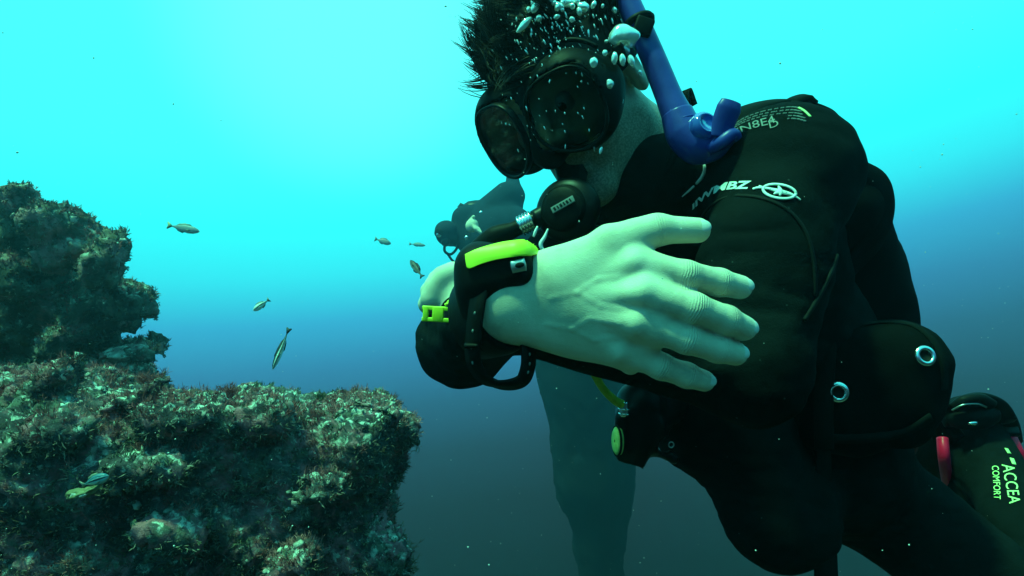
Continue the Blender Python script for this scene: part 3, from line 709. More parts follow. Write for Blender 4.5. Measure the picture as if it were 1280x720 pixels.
for s_ in (-1, 1):
    R3 = RH @ rotm('Z', -s_ * 21) @ rotm('X', 6); c = H(s_ * .0445, .116, .002)
    LM = np.stack([R3[:, 0], R3[:, 2], R3[:, 1]], 1)                           # local z = out through the glass
    a = np.linspace(0, 2 * np.pi, 49); rad = []
    def outline(a):
        x = np.sign(np.cos(a)) * np.abs(np.cos(a)) ** .74 * .0405; z = np.sign(np.sin(a)) * np.abs(np.sin(a)) ** .74 * .0430
        z = z * (1 - .22 * np.clip(-x * s_ / .042, 0, 1) * (z < 0)); x = x * (1 - .10 * (z < 0) * np.abs(z) / .045); return x, z
    x, z = outline(a); C = np.stack([x, z, 0 * x], 1) @ LM.T + c
    mb = MB(); tube(mb, C, .0021, raw=True, up=LM[:, 2], caps=False, prof=[(p * 2.2, q * 1.0) for p, q in rrect(.9, .9, .5)])
    fr = mb.obj('lens_frame', M['plastic'], mask)
    mb = MB(); k = 49; rr = np.linspace(0, 1, 8)[:, None]; G = np.stack([(rr * x * .97).ravel(), (rr * z * .97).ravel(), np.full(rr.size * k, .001)], 1)
    i, j = np.meshgrid(np.arange(7), np.arange(k - 1), indexing='ij'); i = i.ravel(); j = j.ravel(); q = np.stack([i * k + j, i * k + j + 1, (i + 1) * k + j + 1, (i + 1) * k + j], 1)
    G2 = G.copy(); G2[:, 2] = -.0025
    mb.add(G @ LM.T + c, q); mb.add(G2 @ LM.T + c, q[:, ::-1]); mb.obj('lens', M['glass'], mask)
# rim of the skirt catching the light above the lens
mb = MB(); a = np.radians(np.linspace(35, 160, 30)); C = A([H(.046 + .050 * math.cos(t), .072, .008 + .056 * math.sin(t)) for t in a]); tube(mb, C, .0026, seg=8, raw=True); mb.obj('skirt_rim', M['rubber'], mask)
# strap round the back of the head and its buckles
mb = MB(); C = []; N_ = []
for t in np.radians(np.linspace(-30, 210, 60)):
    p = A([math.cos(t) * .089, -.012 - math.sin(t) * .112, .018 + .012 * math.sin(t)]); C.append(H(*p)); N_.append(RH @ A([math.cos(t), -math.sin(t), 0]))
ribbon(mb, C, A(N_), .026, .003); mb.obj('strap', M['rubber'], mask)
for s_ in (-1, 1):
    mb = MB(); boxm(mb, H(s_ * .0975, .044, .020), (.006, .016, .012), RH @ rotm('Z', -s_ * 8), .5); b_ = mb.obj('buckle', M['plastic'], mask)
    mb = MB(); blob(mb, H(s_ * .1040, .050, .022), (.003, .006, .006), RH); mb.obj('buckle_button', M['dullmetal'], b_)

# ---- snorkel
sn = thing('snorkel', P(850, 130, .68), 'blue snorkel held beside the head of the near diver', 'snorkel')
mb = MB(); tube(mb, [P(766, -42, .70), P(784, 0, .69), P(812, 62, .675), P(835, 118, .665), P(849, 150, .66)], [.0132, .0134, .0134, .0142, .0172], 60, 28); mb.obj('tube', M['blue'], sn)
mb = MB(); tube(mb, [P(846, 142, .66), P(856, 166, .655), P(872, 182, .65), P(892, 184, .645)], [.0172, .0205, .0205, .0160], 40, 28); mb.obj('elbow', M['blue'], sn)
mb = MB(); torus(mb, P(853, 156, .658), .0187, .0016, basis(P(856, 166, .655) - P(843, 130, .662)), 40, 8); mb.obj('joint_ring', M['bluedark'], sn)
mb = MB(); BZ = basis(A([.25, -.8, .25])); lathe(mb, [(.001, .0060), (.0085, .0062), (.0092, .0080), (.0115, .0082), (.0125, .0062), (.0145, .005), (.0158, .001), (.0160, -.004), (.0150, -.014), (.001, -.014)], P(880, 158, .636), BZ, 32)
pv = mb.obj('purge_chamber', M['blueclear'], sn)
mb = MB(); torus(mb, P(880, 158, .636) - BZ[:, 2] * .006, .0165, .0016, BZ, 36, 8); mb.obj('chamber_ring', M['bluedark'], pv)
mb = MB(); tube(mb, [P(880, 190, .645), P(896, 184, .64), P(912, 172, .635)], [.013, .0125, .011], 16, 20, sq=(1, .8)); mb.obj('mouthpiece_stem', M['bluedark'], sn)
mb = MB(); tube(mb, [P(900, 172, .622), P(905, 152, .620), P(911, 136, .618), P(914, 127, .618)], [.0096, .0120, .0126, .0104], 26, 20, up=(0, -1, .1), sq=(.42, 1)); mb.obj('mouthpiece_flange', M['bluedark'], sn)
mb = MB(); tube(mb, [P(888, 186, .634), P(902, 178, .622), P(916, 168, .620), P(922, 174, .622)], [.006, .0075, .007, .005], 14, 14); mb.obj('bite_tab', M['bluedark'], sn)
kp = thing('snorkel_keeper', P(800, 36, .66), 'black snorkel keeper clip between the blue tube and the mask strap', 'clip')
mb = MB(); torus(mb, P(798, 30, .682), .0150, .0042, basis(P(812, 62, .675) - P(784, 0, .69)), 32, 8); mb.obj('ring', M['rubber'], kp)
mb = MB(); boxm(mb, P(804, 34, .663), (.010, .006, .0095), rotm('Y', 20), .4); mb.obj('block', M['rubber'], kp)

# ---- regulator
rg = thing('regulator', P(708, 262, .655), 'black scuba regulator second stage in the mouth of the near diver', 'regulator')
RGd = nrm(A([-.42, -.84, .05])); RM = basis(RGd, (1, 0, .45))
c0 = P(708, 262, .655)
mb = MB(); lathe(mb, [(.001, .0), (.022, 0), (.030, -.003), (.034, -.009), (.0345, -.018), (.030, -.030), (.020, -.038), (.001, -.040)], c0 + RGd * .010, RM, 40, 1.05, 1.0); body_r = mb.obj('housing', M['plastic'], rg)
mb = MB(); lathe(mb, [(.001, .0065), (.010, .0062), (.019, .0045), (.0245, .001), (.0255, -.003)], c0 + RGd * .012, RM, 40); mb.obj('purge_cover', M['rubber'], rg)
mb = MB()
for k in range(7): torus(mb, c0 + RGd * (.0175 - .0005 * k * k * .18), .006 + k * .0027, .0006, RM, 36, 6)
mb.obj('cover_ridges', M['rubber'], rg)
mb = MB(); lm = basis(RGd, nrm(A([1, 0, .40]))); boxm(mb, c0 + RGd * .0195 + lm[:, 0] * .004, (.0135, .0036, .0010), lm, .6); lb = mb.obj('label_plate', M['greyprint'], rg)
mb = MB()
for k, w_ in enumerate((.0016, .001, .0018, .0012, .0016, .001)): boxm(mb, c0 + RGd * .0206 + lm[:, 0] * (.004 - .0095 + k * .0038), (w_ * .7, .0019, .0003), lm @ rotm('Z', 12), .3)
mb.obj('label_mark', M['seam'], lb, kind='stuff')
mo = H(0, .088, -.062)
mb = MB(); tube(mb, [c0 - RGd * .02, (c0 - RGd * .02) * .4 + mo * .6, mo], [.015, .013, .017], 16, 18, sq=(.7, 1.2)); mb.obj('mouthpiece', M['rubber'], rg)
mb = MB(); tube(mb, [c0 - RGd * .018 - RH[:, 2] * .02 + A([.02, 0, 0]), c0 - RGd * .02 + A([.012, .01, -.042]), c0 + A([-.004, .02, -.052])], [.013, .016, .012], 14, 16, sq=(.6, 1.3)); mb.obj('exhaust_tee', M['rubber'], rg)
mb = MB(); tube(mb, [P(684, 267, .665), P(668, 275, .664)], [.0115, .0105], 6, 20); mb.obj('hose_collar', M['plastic'], rg)
mb = MB(); hd = nrm(P(650, 284, .667) - P(670, 274, .664))
c = P(658, 279, .6655); tube(mb, [c - hd * .008, c + hd * .008], .0098, 10, 20)
for k in range(5): torus(mb, c + hd * (-.007 + k * .0034), .0104, .0011, basis(hd), 22, 6)
mb.obj('hose_fitting', M['metal'], rg)
mb = MB(); tube(mb, [P(655, 281, .666), P(640, 288, .668), P(620, 296, .672), P(600, 310, .68), P(584, 326, .70), P(574, 352, .74), P(590, 390, .80), P(660, 420, .92)], [.0082, .0092, .0128, .0112, .0100, .0095, .0095, .0095], 60, 18); mb.obj('hose', M['rubber'], rg)

# ---- tank
tk = thing('scuba_tank', P(985, 330, 1.02), 'dark scuba tank strapped to the back of the near diver', 'scuba tank')
ta, tb = P(960, 175, 1.03), P(1085, 560, 1.13)
mb = MB(); d_ = nrm(tb - ta); L_ = np.linalg.norm(tb - ta); lathe(mb, [(.001, 0), (.02, .001), (.022, .010), (.045, .022), (.072, .045), (.086, .08), (.088, .12), (.088, L_ - .02), (.080, L_), (.001, L_)], ta, basis(d_), 48); mb.obj('cylinder', M['plastic'], tk)
mb = MB(); boxm(mb, ta - d_ * .018, (.02, .02, .022), basis(d_), .4); tube(mb, [ta - d_ * .02, ta - d_ * .02 + basis(d_)[:, 0] * .06], [.012, .012], 5, 16); mb.obj('valve', M['dullmetal'], tk)

# ---- buoyancy vest
bc = thing('buoyancy_vest', P(1080, 400, .86), 'black buoyancy vest with steel eyelets worn by the near diver', 'buoyancy vest')
vs = SDF()
vs.u(cone(P(1046, 262, .86), P(1072, 400, .92), .062, .072), .03)
vs.u(ell(P(1046, 262, .82), (.056, .060, .055)), .03)
vs.u(cone(P(1072, 330, .93), P(1096, 500, .95), .062, .066), .03)
vs.u(ell(P(880, 470, .87), (.075, .08, .115), rotm('Y', 14)), .04)
vs.u(cone(P(900, 400, .86), P(990, 520, .90), .10, .11), .05)
vs.u(ell(P(915, 545, .87), (.06, .07, .085), rotm('Y', 20)), .04)
class Vs(SDF):
    def __call__(s, p, cull=None): return SDF.__call__(s, p, cull) + pnoise(p * A([16, 16, 30])) * .0035
vs.__class__ = Vs
V, Q = polygonise(vs, (-.05, .60, -.60), (.85, 1.22, .36), .008, B=10, lip=1.2)
link('bladder', mesh_np('bladder', V, Q), M['cordura'], bc)
pk = SDF(); pm = rotm('Y', 12); pk.u(rbox(P(1086, 478, .80), (.086, .045, .075), .038, pm), .02); pk.u(ell(P(1118, 472, .80), (.056, .05, .074), pm), .03); pk.u(rbox(P(1050, 500, .80), (.05, .04, .07), .03, pm), .03)
pk.__class__ = Vs; V, Q = polygonise(pk, P(1090, 480, .80) - .22, P(1090, 480, .80) + .22, .006, B=10, lip=1.2)
pocket = link('pocket', mesh_np('pocket', V, Q), M['cordura'], bc)
mb = MB(); strip_on(mb, [(1002, 440), (1030, 414), (1080, 405), (1130, 404), (1160, 420), (1178, 450), (1180, 490)], .010, .003, 50, s=pk); mb.obj('binding', M['webbing'], pocket)
mb = MB(); strip_on(mb, [(1165, 520), (1130, 540), (1080, 548), (1030, 548)], .012, .003, 40, s=pk); mb.obj('flap_edge', M['webbing'], pocket)
def eyelet(px, py, s, par, ax=None):
    q = s.hit(px, py)[0]; N = s.normal(q)[0]; B = basis(N); q = q + N * .001
    mb = MB(); lathe(mb, [(.0070, .0008), (.0078, .0024), (.0098, .0026), (.0122, .0018), (.0130, 0), (.0128, -.001)], q, B, 40); e = mb.obj('eyelet', M['metal'], par)
    mb = MB(); lathe(mb, [(.0001, -.001), (.0072, -.001), (.0072, .0012)], q, B, 24); mb.obj('eyelet_hole', M['seam'], e); return e
eyelet(1156, 445, pk, bc)
e2 = eyelet(1047, 490, pk, bc)
mb = MB(); q = pk.hit(1048, 490)[0]; N = pk.normal(q)[0]; torus(mb, q + N * .004, .0085, .0013, basis(N), 30, 8, a0=20, a1=250); mb.obj('split_ring', M['metal'], e2)
# shoulder strap and padded loop that stand up behind the shoulder
mb = MB(); c = [P(900, 165, .74), P(925, 143, .75), P(955, 131, .755), P(990, 127, .76), P(1020, 137, .77), P(1036, 156, .80)]; C = spline(c, 36); ribbon(mb, C, np.tile(A([.1, -.3, 1]), (36, 1)), .040, .006); mb.obj('shoulder_strap', M['webbing'], bc)
mb = MB(); C = spline([P(985, 132, .74), P(996, 125, .74), P(1010, 122, .74), P(1020, 129, .74)], 18); ribbon(mb, C, np.tile(A([.1, -.4, 1]), (18, 1)), .022, .007); mb.obj('strap_loop', M['webbing'], bc)
mb = MB(); C = spline([P(848, 150, .80), P(856, 128, .80), P(859, 114, .80), P(866, 132, .80)], 14); ribbon(mb, C, np.tile(A([-1, -.6, .1]), (14, 1)), .014, .003); mb.obj('strap_end', M['webbing'], bc)
mb = MB(); C = spline([P(1074, 214, .77), P(1096, 232, .78), P(1102, 262, .79), P(1090, 300, .80), P(1060, 335, .80), P(1035, 362, .78)], 44); tube(mb, C, [.012, .016, .017, .014, .012], raw=True, seg=14, sq=(1.3, .7)); mb.obj('shoulder_pad', M['cordura'], bc)
# front strap from shoulder to hip, and its long loose end below the body
mb = MB(); strip_on(mb, [(1038, 400), (1034, 440), (1030, 500), (1030, 560)], .022, .004, 40, lift=.003, s=pk)
C = spline([P(1030, 560, .77), P(1029, 600, .775), P(1030, 650, .78), P(1032, 700, .78), P(1034, 760, .78)], 30); ribbon(mb, C, np.tile(A([.35, -1, 0]), (30, 1)), [.020, .028, .036, .038], .004); mb.obj('hanging_strap', M['webbing'], bc)

# ---- fin on the lifted foot
fn = thing('swim_fin', P(1218, 520, 1.16), 'black and red swim fin with buckled heel strap on the raised foot', 'swim fin')
fa = LA + A([-.002, .005, .008]); fd = nrm(A([.06, .62, -.58])); fu = nrm(np.cross(fd, A([1, 0, .0]))); FM = np.stack([nrm(np.cross(fu, fd)), fd, fu], 1)
mb = MB(); tube(mb, [fa + fd * -.02, fa + fd * .05, fa + fd * .13, fa + fd * .20], [.060, .060, .056, .050], 20, 26, up=fu, sq=(.62, 1.05)); mb.obj('foot_pocket', M['rubber'], fn)
mb = MB(); C = spline([P(1177, 548, 1.11), P(1183, 520, 1.09), P(1200, 504, 1.06), P(1222, 499, 1.05), P(1244, 508, 1.06), P(1258, 530, 1.09), P(1263, 552, 1.13)], 44); tube(mb, C, .0125, raw=True, seg=14, up=(0, -1, 0), sq=(.7, 1.5)); st_ = mb.obj('heel_strap', M['rubber'], fn)
mb = MB(); C = spline([P(1192, 509, 1.045), P(1206, 500, 1.035), P(1226, 498, 1.035), P(1240, 505, 1.04)], 24); tube(mb, C, .0085, raw=True, seg=12); mb.obj('pull_loop', M['rubber'], fn)
mb = MB(); C = spline([P(1190, 513, 1.04), P(1204, 506, 1.03), P(1222, 505, 1.03), P(1233, 509, 1.035)], 20); tube(mb, C, .0016, raw=True, seg=8); mb.obj('strap_wire', M['dullmetal'], st_)
for x, y, s_ in ((1184, 540, 1), (1255, 536, -1)):
    mb = MB(); boxm(mb, P(x, y, 1.10), (.013, .020, .022), FM @ rotm('Y', 10 * s_), .4); b_ = mb.obj('buckle', M['plastic'], fn)
    mb = MB(); boxm(mb, P(x + 4, y - 14, 1.075), (.010, .010, .008), FM, .4); mb.obj('buckle_lever', M['plastic'], b_)
mb = MB(); blob(mb, P(1216, 529, 1.035), (.0085, .004, .004), rotm('Y', -5)); mb.obj('stud', M['metal'], fn)
mb = MB(); blob(mb, P(1216, 520, 1.065), (.045, .03, .024), rotm('Y', -8), 20, 12); mb.obj('heel_pad', M['rubber'], fn)
for pts in ([(1178, 548, 1.08), (1180, 570, 1.07), (1184, 600, 1.10), (1195, 660, 1.22), (1205, 720, 1.4)], [(1262, 548, 1.08), (1272, 570, 1.07), (1285, 602, 1.10), (1304, 660, 1.26), (1320, 720, 1.4)]):
    mb = MB(); tube(mb, [P(*p) for p in pts], [.0115, .0120, .0115, .009, .007], 26, 12, sq=(1.1, .8)); mb.obj('side_rail', M['red'], fn)
mb = MB(); n_ = 20; t = np.linspace(0, 1, n_); a_ = spline([P(1188, 600, 1.17), P(1200, 660, 1.27), P(1210, 720, 1.4)], n_); b_ = spline([P(1286, 600, 1.19), P(1302, 660, 1.27), P(1316, 720, 1.4)], n_)
for off in (0, .006):
    V = (a_[:, None] * (1 - t[None, :8, None] / t[7]) + b_[:, None] * t[None, :8, None] / t[7]).reshape(-1, 3) + A([0, off, 0]); i, j = np.meshgrid(np.arange(n_ - 1), np.arange(7), indexing='ij'); i = i.ravel(); j = j.ravel()
    q = np.stack([i * 8 + j, i * 8 + j + 1, (i + 1) * 8 + j + 1, (i + 1) * 8 + j], 1); mb.add(V, q if off else q[:, ::-1])
mb.obj('blade', M['rubber'], fn)
mb = MB(); strip_on(mb, [(1257, 560), (1262, 568)], .006, .001, 6); strip_on(mb, [(1264, 572), (1268, 582)], .006, .001, 6); mb.obj('lime_mark', M['limeprint'], wetsuit)

# ---- dive computer cuff on the right wrist
dc = thing('wrist_computer', P(628, 370, .45), 'black wrist dive computer with a lime green band across its top', 'dive computer')
fx = nrm(P(648, 372, .446) - P(575, 402, .52)); CM = basis(fx, (0, 0, 1))          # x up the wrist, z along the arm
cc = P(622, 386, .468)
mb = MB(); a = np.linspace(0, 2 * np.pi, 48, endpoint=False)
prof = [(.0310, -.030), (.0335, -.026), (.0345, 0), (.0335, .010), (.0310, .014), (.0275, .014), (.0275, -.030)]
lathe(mb, prof + [prof[0]], cc, CM, 48, 1.05, .88); mb.obj('cuff', M['rubber'], dc)
tb_ = SDF(); tc_ = P(628, 326, .440); tm = np.stack([nrm(P(672, 312, .43) - P(580, 332, .445)), A([0, 1, 0]), A([0, 0, 1])], 1); tm[:, 1] = nrm(np.cross(A([0, 0, 1]), tm[:, 0])); tm[:, 2] = np.cross(tm[:, 0], tm[:, 1])
tb_.u(rbox(tc_ + A([-.001, .012, -.006]), (.027, .022, .0165), .010, tm), .01); tb_.u(ell(P(598, 350, .46), (.014, .022, .026)), .02); tb_.u(ell(P(606, 385, .462), (.0145, .018, .034)), .02)
V, Q = polygonise(tb_, tc_ - .09, tc_ + .09, .002, B=10); hs = link('housing', mesh_np('housing', V, Q), M['rubber'], dc)
mb = MB(); patch(mb, [(583, 320), (600, 313), (630, 306), (655, 303), (668, 303), (671, 311), (671, 318), (650, 320), (620, 325), (600, 331), (587, 336), (584, 330)], tb_, .0016); 
o_ = mb.obj('lime_band', M['lime'], dc); md = o_.modifiers.new('solid', 'SOLIDIFY'); md.thickness = .002; md.offset = 0
q = tb_.hit(648, 332)[0]; N = tb_.normal(q)[0]; BB = basis(N, (1, 0, .2))
mb = MB(); tube(mb, [q - BB[:, 0] * .005, q + BB[:, 0] * .005], .0046, 8, 16, up=N, sq=(.45, 1)); bt = mb.obj('button', M['dullmetal'], dc)
mb = MB(); blob(mb, q + N * .0016 + BB[:, 0] * .001, (.0036, .002, .0012), BB); mb.obj('button_slot', M['seam'], bt)
# strap: vertical band, then the loop hanging under the wrist with its row of holes
mb = MB(); c = [(602, 352, .437), (596, 384, .432), (592, 420, .432), (592, 452, .436), (606, 474, .440), (630, 481, .444), (652, 476, .446), (660, 458, .447), (660, 436, .450), (656, 418, .458)]
C = spline([P(*p) for p in c], 90); T, _, _ = frames(C); Nn = nrm(np.cross(T, A([0, -1., 0]))); Nn = nrm(Nn * .7 + A([0, -1., 0]) * np.interp(np.arange(90), [0, 30, 45, 62, 90], [1.3, 1.1, .35, .9, 1.0])[:, None])
ribbon(mb, C, Nn, .0125, .0028); mb.obj('strap', M['rubber'], dc)
mb = MB()
for t in (12, 18, 24, 30, 66, 71, 76):
    q = C[t] + Nn[t] * .0016; blob(mb, q, (.0014, .0009, .0006), basis(Nn[t], T[t]), 8, 4)
mb.obj('strap_holes', M['greyprint'], dc, kind='stuff')
mb = MB(); tube(mb, [P(583, 432, .436), P(600, 432, .432)], [.0046, .0046], 6, 12, sq=(.5, 1)); mb.obj('strap_keeper', M['rubber'], dc)

# ---- lime clip at the left wrist
cl = thing('wrist_clip', P(553, 394, .54), 'lime green plastic buckle with two square holes hanging at the left wrist', 'buckle')
cm = rotm('Y', 3); c = P(554, 393, .505)
bm = bmesh.new()
mb = MB()
for sx, hx in ((-.0155, .0022), (-.0052, .0022 + .0025), (.0110, .0060)): boxm(mb, c + cm @ A([sx + .001, 0, 0]), (hx, .0022, .0062), cm, .35)
for sz in (-.0047, .0047): boxm(mb, c + cm @ A([-.001, 0, sz]), (.0165, .0020, .0017), cm, .35)
mb.obj('plate', M['lime'], cl)
mb = MB(); tube(mb, [P(560, 379, .505), P(571, 372, .505), P(580, 379, .505), P(583, 392, .505), P(578, 404, .505), P(570, 405, .505)], [.0018, .0026, .003, .003, .0028, .002], 24, 10); mb.obj('hook', M['lime'], cl)
mb = MB(); tube(mb, [P(556, 381, .505), P(568, 377, .505), P(579, 376, .505)], [.002, .0042, .0035], 10, 12, sq=(.5, 1)); mb.obj('tongue', M['lime'], cl)
mb = MB(); tube(mb, [P(566, 396, .505), P(577, 398, .505)], [.003, .0034], 6, 10); mb.obj('pin', M['metal'], cl)

# ---- spare regulator hanging at the waist on a yellow hose
oc_ = thing('spare_regulator', P(790, 550, .74), 'black spare regulator with a green oval button hanging below the forearm', 'regulator')
mb = MB(); tube(mb, [P(700, 400, .66), P(728, 445, .67), P(742, 466, .68), P(754, 486, .70), P(768, 500, .72), P(778, 506, .73)], [.0045, .0046, .0046, .0046, .0050, .0055], 40, 14); mb.obj('hose', M['hose_yellow'], oc_)
mb = MB(); tube(mb, [P(779, 502, .73), P(780, 520, .73)], [.0058, .0058], 10, 16)
for y in (511, 517): torus(mb, P(780, y, .73), .0062, .0010, basis(A([.05, 0, 1.])), 20, 6)
mb.obj('hose_fitting', M['metal'], oc_)
oc = SDF(); oc.u(cone(P(781, 522, .735), P(784, 552, .745), .011, .016), .008); oc.u(ell(P(783, 552, .745), (.014, .020, .024), rotm('Y', 4)), .006)
oc.u(rbox(P(800, 540, .75), (.024, .014, .018), .006, rotm('Y', 10)), .008); oc.u(rbox(P(789, 569, .745), (.017, .011, .009), .002, rotm('Y', 17)), .006); oc.u(cone(P(796, 566, .745), P(803, 585, .745), .0075, .0015), .003)
oc.u(cone(P(815, 552, .75), P(842, 574, .75), .010, .0062), .006); oc.u(cone(P(800, 505, .76), P(800, 545, .76), .03, .024), .02); oc.u(cone(P(830, 500, .79), P(815, 530, .77), .035, .02), .02)
oc.cut(ell(P(830, 556, .75), (.010, .06, .009), rotm('Y', 30)), .004)
V, Q = polygonise(oc, P(800, 540, .75) - .13, P(800, 540, .75) + .13, .0026, B=10); link('housing', mesh_np('housing', V, Q), M['plastic'], oc_)
mb = MB(); lathe(mb, [(.001, .003), (.008, .0028), (.0095, .001), (.0098, -.004)], P(771, 551, .731), basis(A([-.93, -.36, 0]), (0, 0, 1)), 32, 1.75, 1.0); ov = mb.obj('oval_button', M['face_green'], oc_)
mb = MB(); torus(mb, P(771, 551, .731), .0102, .0014, basis(A([-.93, -.36, 0]), (0, 0, 1)), 36, 8, 1.75, 1.0); mb.obj('button_rim', M['rubber'], ov)
mb = MB(); torus(mb, P(839, 556, .745), .0034, .0008, basis(A([.2, -1, 0])), 18, 6); mb.obj('ring', M['dullmetal'], oc_)
# ================================================================== rocks
class Rock(SDF):
    amp = .08; f = 2.2; seed = 0
    def __call__(s, p, cull=None):
        d = SDF.__call__(s, p, cull); q = p * s.f + s.seed
        near = np.abs(d) < s.amp * 3.2
        if near.any():
            qq = q[near]
            n = pnoise(qq) + .55 * pnoise(qq * 2.3 + 5) + .36 * (.5 - 1.2 * np.abs(pnoise(qq * 4.9 + 9))) + .24 * (.5 - 1.3 * np.abs(pnoise(qq * 10.3 + 3)))
            d = d.copy(); d[near] += s.amp * n
        return d
def rock_mesh(sdf, lo, hi, h, fine, fa):
    V, Q = polygonise(sdf, lo, hi, h, B=14, lip=1.7)
    me = mesh_np('rock', V, Q); N = np.empty(len(V) * 3, np.float32); me.vertices.foreach_get('normal', N); N = N.reshape(-1, 3)
    d = 0
    for k, (f, a) in enumerate(fine): d = d + a * (pnoise(V * f + 7 * k) if k % 2 else .4 - np.abs(pnoise(V * f + 7 * k)) * 1.6)
    V2 = V + N * (d * fa)[:, None]; me.vertices.foreach_set('co', V2.astype(np.float32).ravel()); me.update(); return me, V2, N
def vis(V, N, x0=-60, x1=1340, y0=-60, y1=780):
    """points that face the lens side of the rock"""
    px = 640 + V[:, 0] / V[:, 1] * FPX; py = 360 - V[:, 2] / V[:, 1] * FPX
    return (px > x0) & (px < x1) & (py > y0) & (py < y1) & ((N * -nrm(V)).sum(1) > -.35)
def tufts(name, par, m, V, N, idx, n, size, blades, wid, up=.5, **kw):
    """small tufts of weed: clusters of thin bent blades"""
    pick = rng.choice(idx, n); vs = []; ts = []; c = 0
    for i in pick:
        s0 = size * (.5 + rng.random()); nb = blades
        d = nrm(N[i] + A([0, 0, up]) + rng.normal(size=(nb, 3)) * .55); side = nrm(np.cross(d, rng.normal(size=(nb, 3)))); L_ = s0 * (.5 + rng.random((nb, 1))); b = V[i] + rng.normal(size=(nb, 3)) * s0 * .3 - N[i] * s0 * .15
        w_ = wid * (.6 + .8 * rng.random((nb, 1))); mid = b + d * L_ * .55; d2 = nrm(d + rng.normal(size=(nb, 3)) * .45); tip = mid + d2 * L_ * .5
        v = np.stack([b - side * w_, b + side * w_, mid + side * w_ * 1.2, mid - side * w_ * 1.2, tip], 1).reshape(-1, 3); o = c + np.arange(nb)[:, None] * 5
        vs.append(v); ts.append(np.concatenate([o + A([0, 1, 2]), o + A([0, 2, 3]), o + A([3, 2, 4])])); c += len(v)
    return link(name, mesh_np(name, np.concatenate(vs), np.concatenate(ts).astype(int), False), m, par, kind='stuff', **kw)
_ib = bmesh.new(); bmesh.ops.create_icosphere(_ib, subdivisions=2, radius=1); IV = A([v.co[:] for v in _ib.verts]); IT = A([[v.index for v in f.verts] for f in _ib.faces]); _ib.free()
def crusts(name, par, m, V, N, idx, n, size, flat=.5, **kw):
    pick = rng.choice(idx, n); vs = []; ts = []
    for k, i in enumerate(pick):
        s0 = size * (.35 + 1.3 * rng.random() ** 2); B = basis(N[i], rng.normal(size=3)); v = IV * (1 + .8 * pnoise(IV * 2.1 + rng.random() * 90)[:, None])
        v = v * A([s0, s0 * (.5 + .5 * rng.random()), s0 * flat]); vs.append(v @ B.T + V[i]); ts.append(IT + k * len(IV))
    return link(name, mesh_np(name, np.concatenate(vs), np.concatenate(ts)), m, par, kind='stuff', **kw)

# the nearer block: flat weedy top, steep face
r1 = thing('rock', P(240, 640, 1.5), 'near encrusted rock block with a flat pale top and dark steep face, lower left', 'rock')
s1 = Rock(); s1.amp = .046; s1.f = 4.6; s1.seed = 3
s1.u(rbox((-1.075, 1.56, -1.275), (.70, .27, 1.0), .09, rotm('Z', 7) @ rotm('Y', 4.5)), .05)
rk = np.random.default_rng(11)
for k in range(44):                                             # knobs and ledges
    x = 15 + 465 * rk.random(); y = 482 + x * .05 + (rk.random() ** 1.6) * 220; d = 1.26 + (1.45 - 1.26) * rk.random() if y > 530 else 1.3 + .45 * rk.random()
    r_ = .030 + .035 * rk.random(); s1.u(ell(P(x, y + (12 if d > 1.5 else 0), d), (r_ * (1 + .8 * rk.random()), r_, r_ * .62), rotm('Y', rk.normal() * 20)), .012)
s1.u(ell(P(50, 490, 1.60), (.17, .18, .07)), .06); s1.u(ell(P(455, 540, 1.50), (.10, .14, .08)), .06); s1.u(ell(P(470, 700, 1.5), (.09, .14, .12)), .06)
me, V1, N1 = rock_mesh(s1, (-2.0, 1.05, -2.4), (0, 2.6, .15), .0115, [(62, .9), (120, .6), (35, 1.1)], .0105)
link('rock_body', me, M['rock_near'], r1)
vi = vis(V1, N1); top = np.where(vi & (N1[:, 2] > .25))[0]; allv = np.where(vi)[0]; face = np.where(vi & (N1[:, 2] < .25))[0]
patchy = pnoise(V1 * 6); tp = np.where(vi & (N1[:, 2] > .1) & (patchy > 0))[0]; tg = np.where(vi & (patchy < .1))[0]
tufts('red_algae', r1, M['algae_red'], V1, N1, tp, 3000, .012, 11, .0006)
tufts('green_algae', r1, M['algae_green'], V1, N1, tg, 1900, .008, 9, .0008)
tufts('weed_fringe', r1, M['turf_far'], V1, N1, face, 2400, .011, 8, .0009)
hi_ = np.where(vi & (N1[:, 2] > .35) & (pnoise(V1 * 5 + 40) > -.05))[0]
crusts('coralline_crust', r1, M['crust'], V1, N1, hi_, 650, .0062, .6)
crusts('coralline_crust', r1, M['crust'], V1, N1, face, 120, .0050, .6)
# bushier plants that stand on its upper edge and off its corner
def bush(px, py, d, h, n, m, label, spread=.5, group=None):
    b = P(px, py, d); t = thing('seaweed', b, label, 'seaweed', group); mb = MB()
    for k in range(n):
        dr = nrm(A([rng.normal() * spread, rng.normal() * spread, 1])); L_ = h * (.5 + .6 * rng.random()); c = [b + rng.normal(size=3) * h * .08]
        for j in range(4): c.append(c[-1] + dr * L_ / 4); dr = nrm(dr + rng.normal(size=3) * .2)
        tube(mb, A(c), [.0012, .0009, .0003], seg=4, raw=True, caps=False)
        for j in range(1, 5):
            for q in range(3):
                d2 = nrm(dr + rng.normal(size=3) * .8); p = c[j] - dr * L_ / 4 * rng.random(); tube(mb, A([p, p + d2 * h * .10, p + d2 * h * .17 + A([0, 0, .004])]), [.0008, .0005, .0002], seg=3, raw=True, caps=False)
    mb.obj('fronds', m, t); return t
bush(287, 497, 1.62, .040, 46, M['algae_red'], 'small bushy red seaweed standing up from the middle of the near rock edge', .7)
bush(178, 478, 1.55, .030, 40, M['algae_red'], 'low reddish seaweed clump on the near rock, below the dark rock behind', .9)
bush(400, 500, 1.62, .022, 34, M['algae_green'], 'low pale green seaweed clump along the near rock edge, right of centre', .9)
b3 = bush(506, 720, 1.62, .085, 26, M['algae_green'], 'spiky seaweed sprouting from the lower right corner of the near rock', .55)

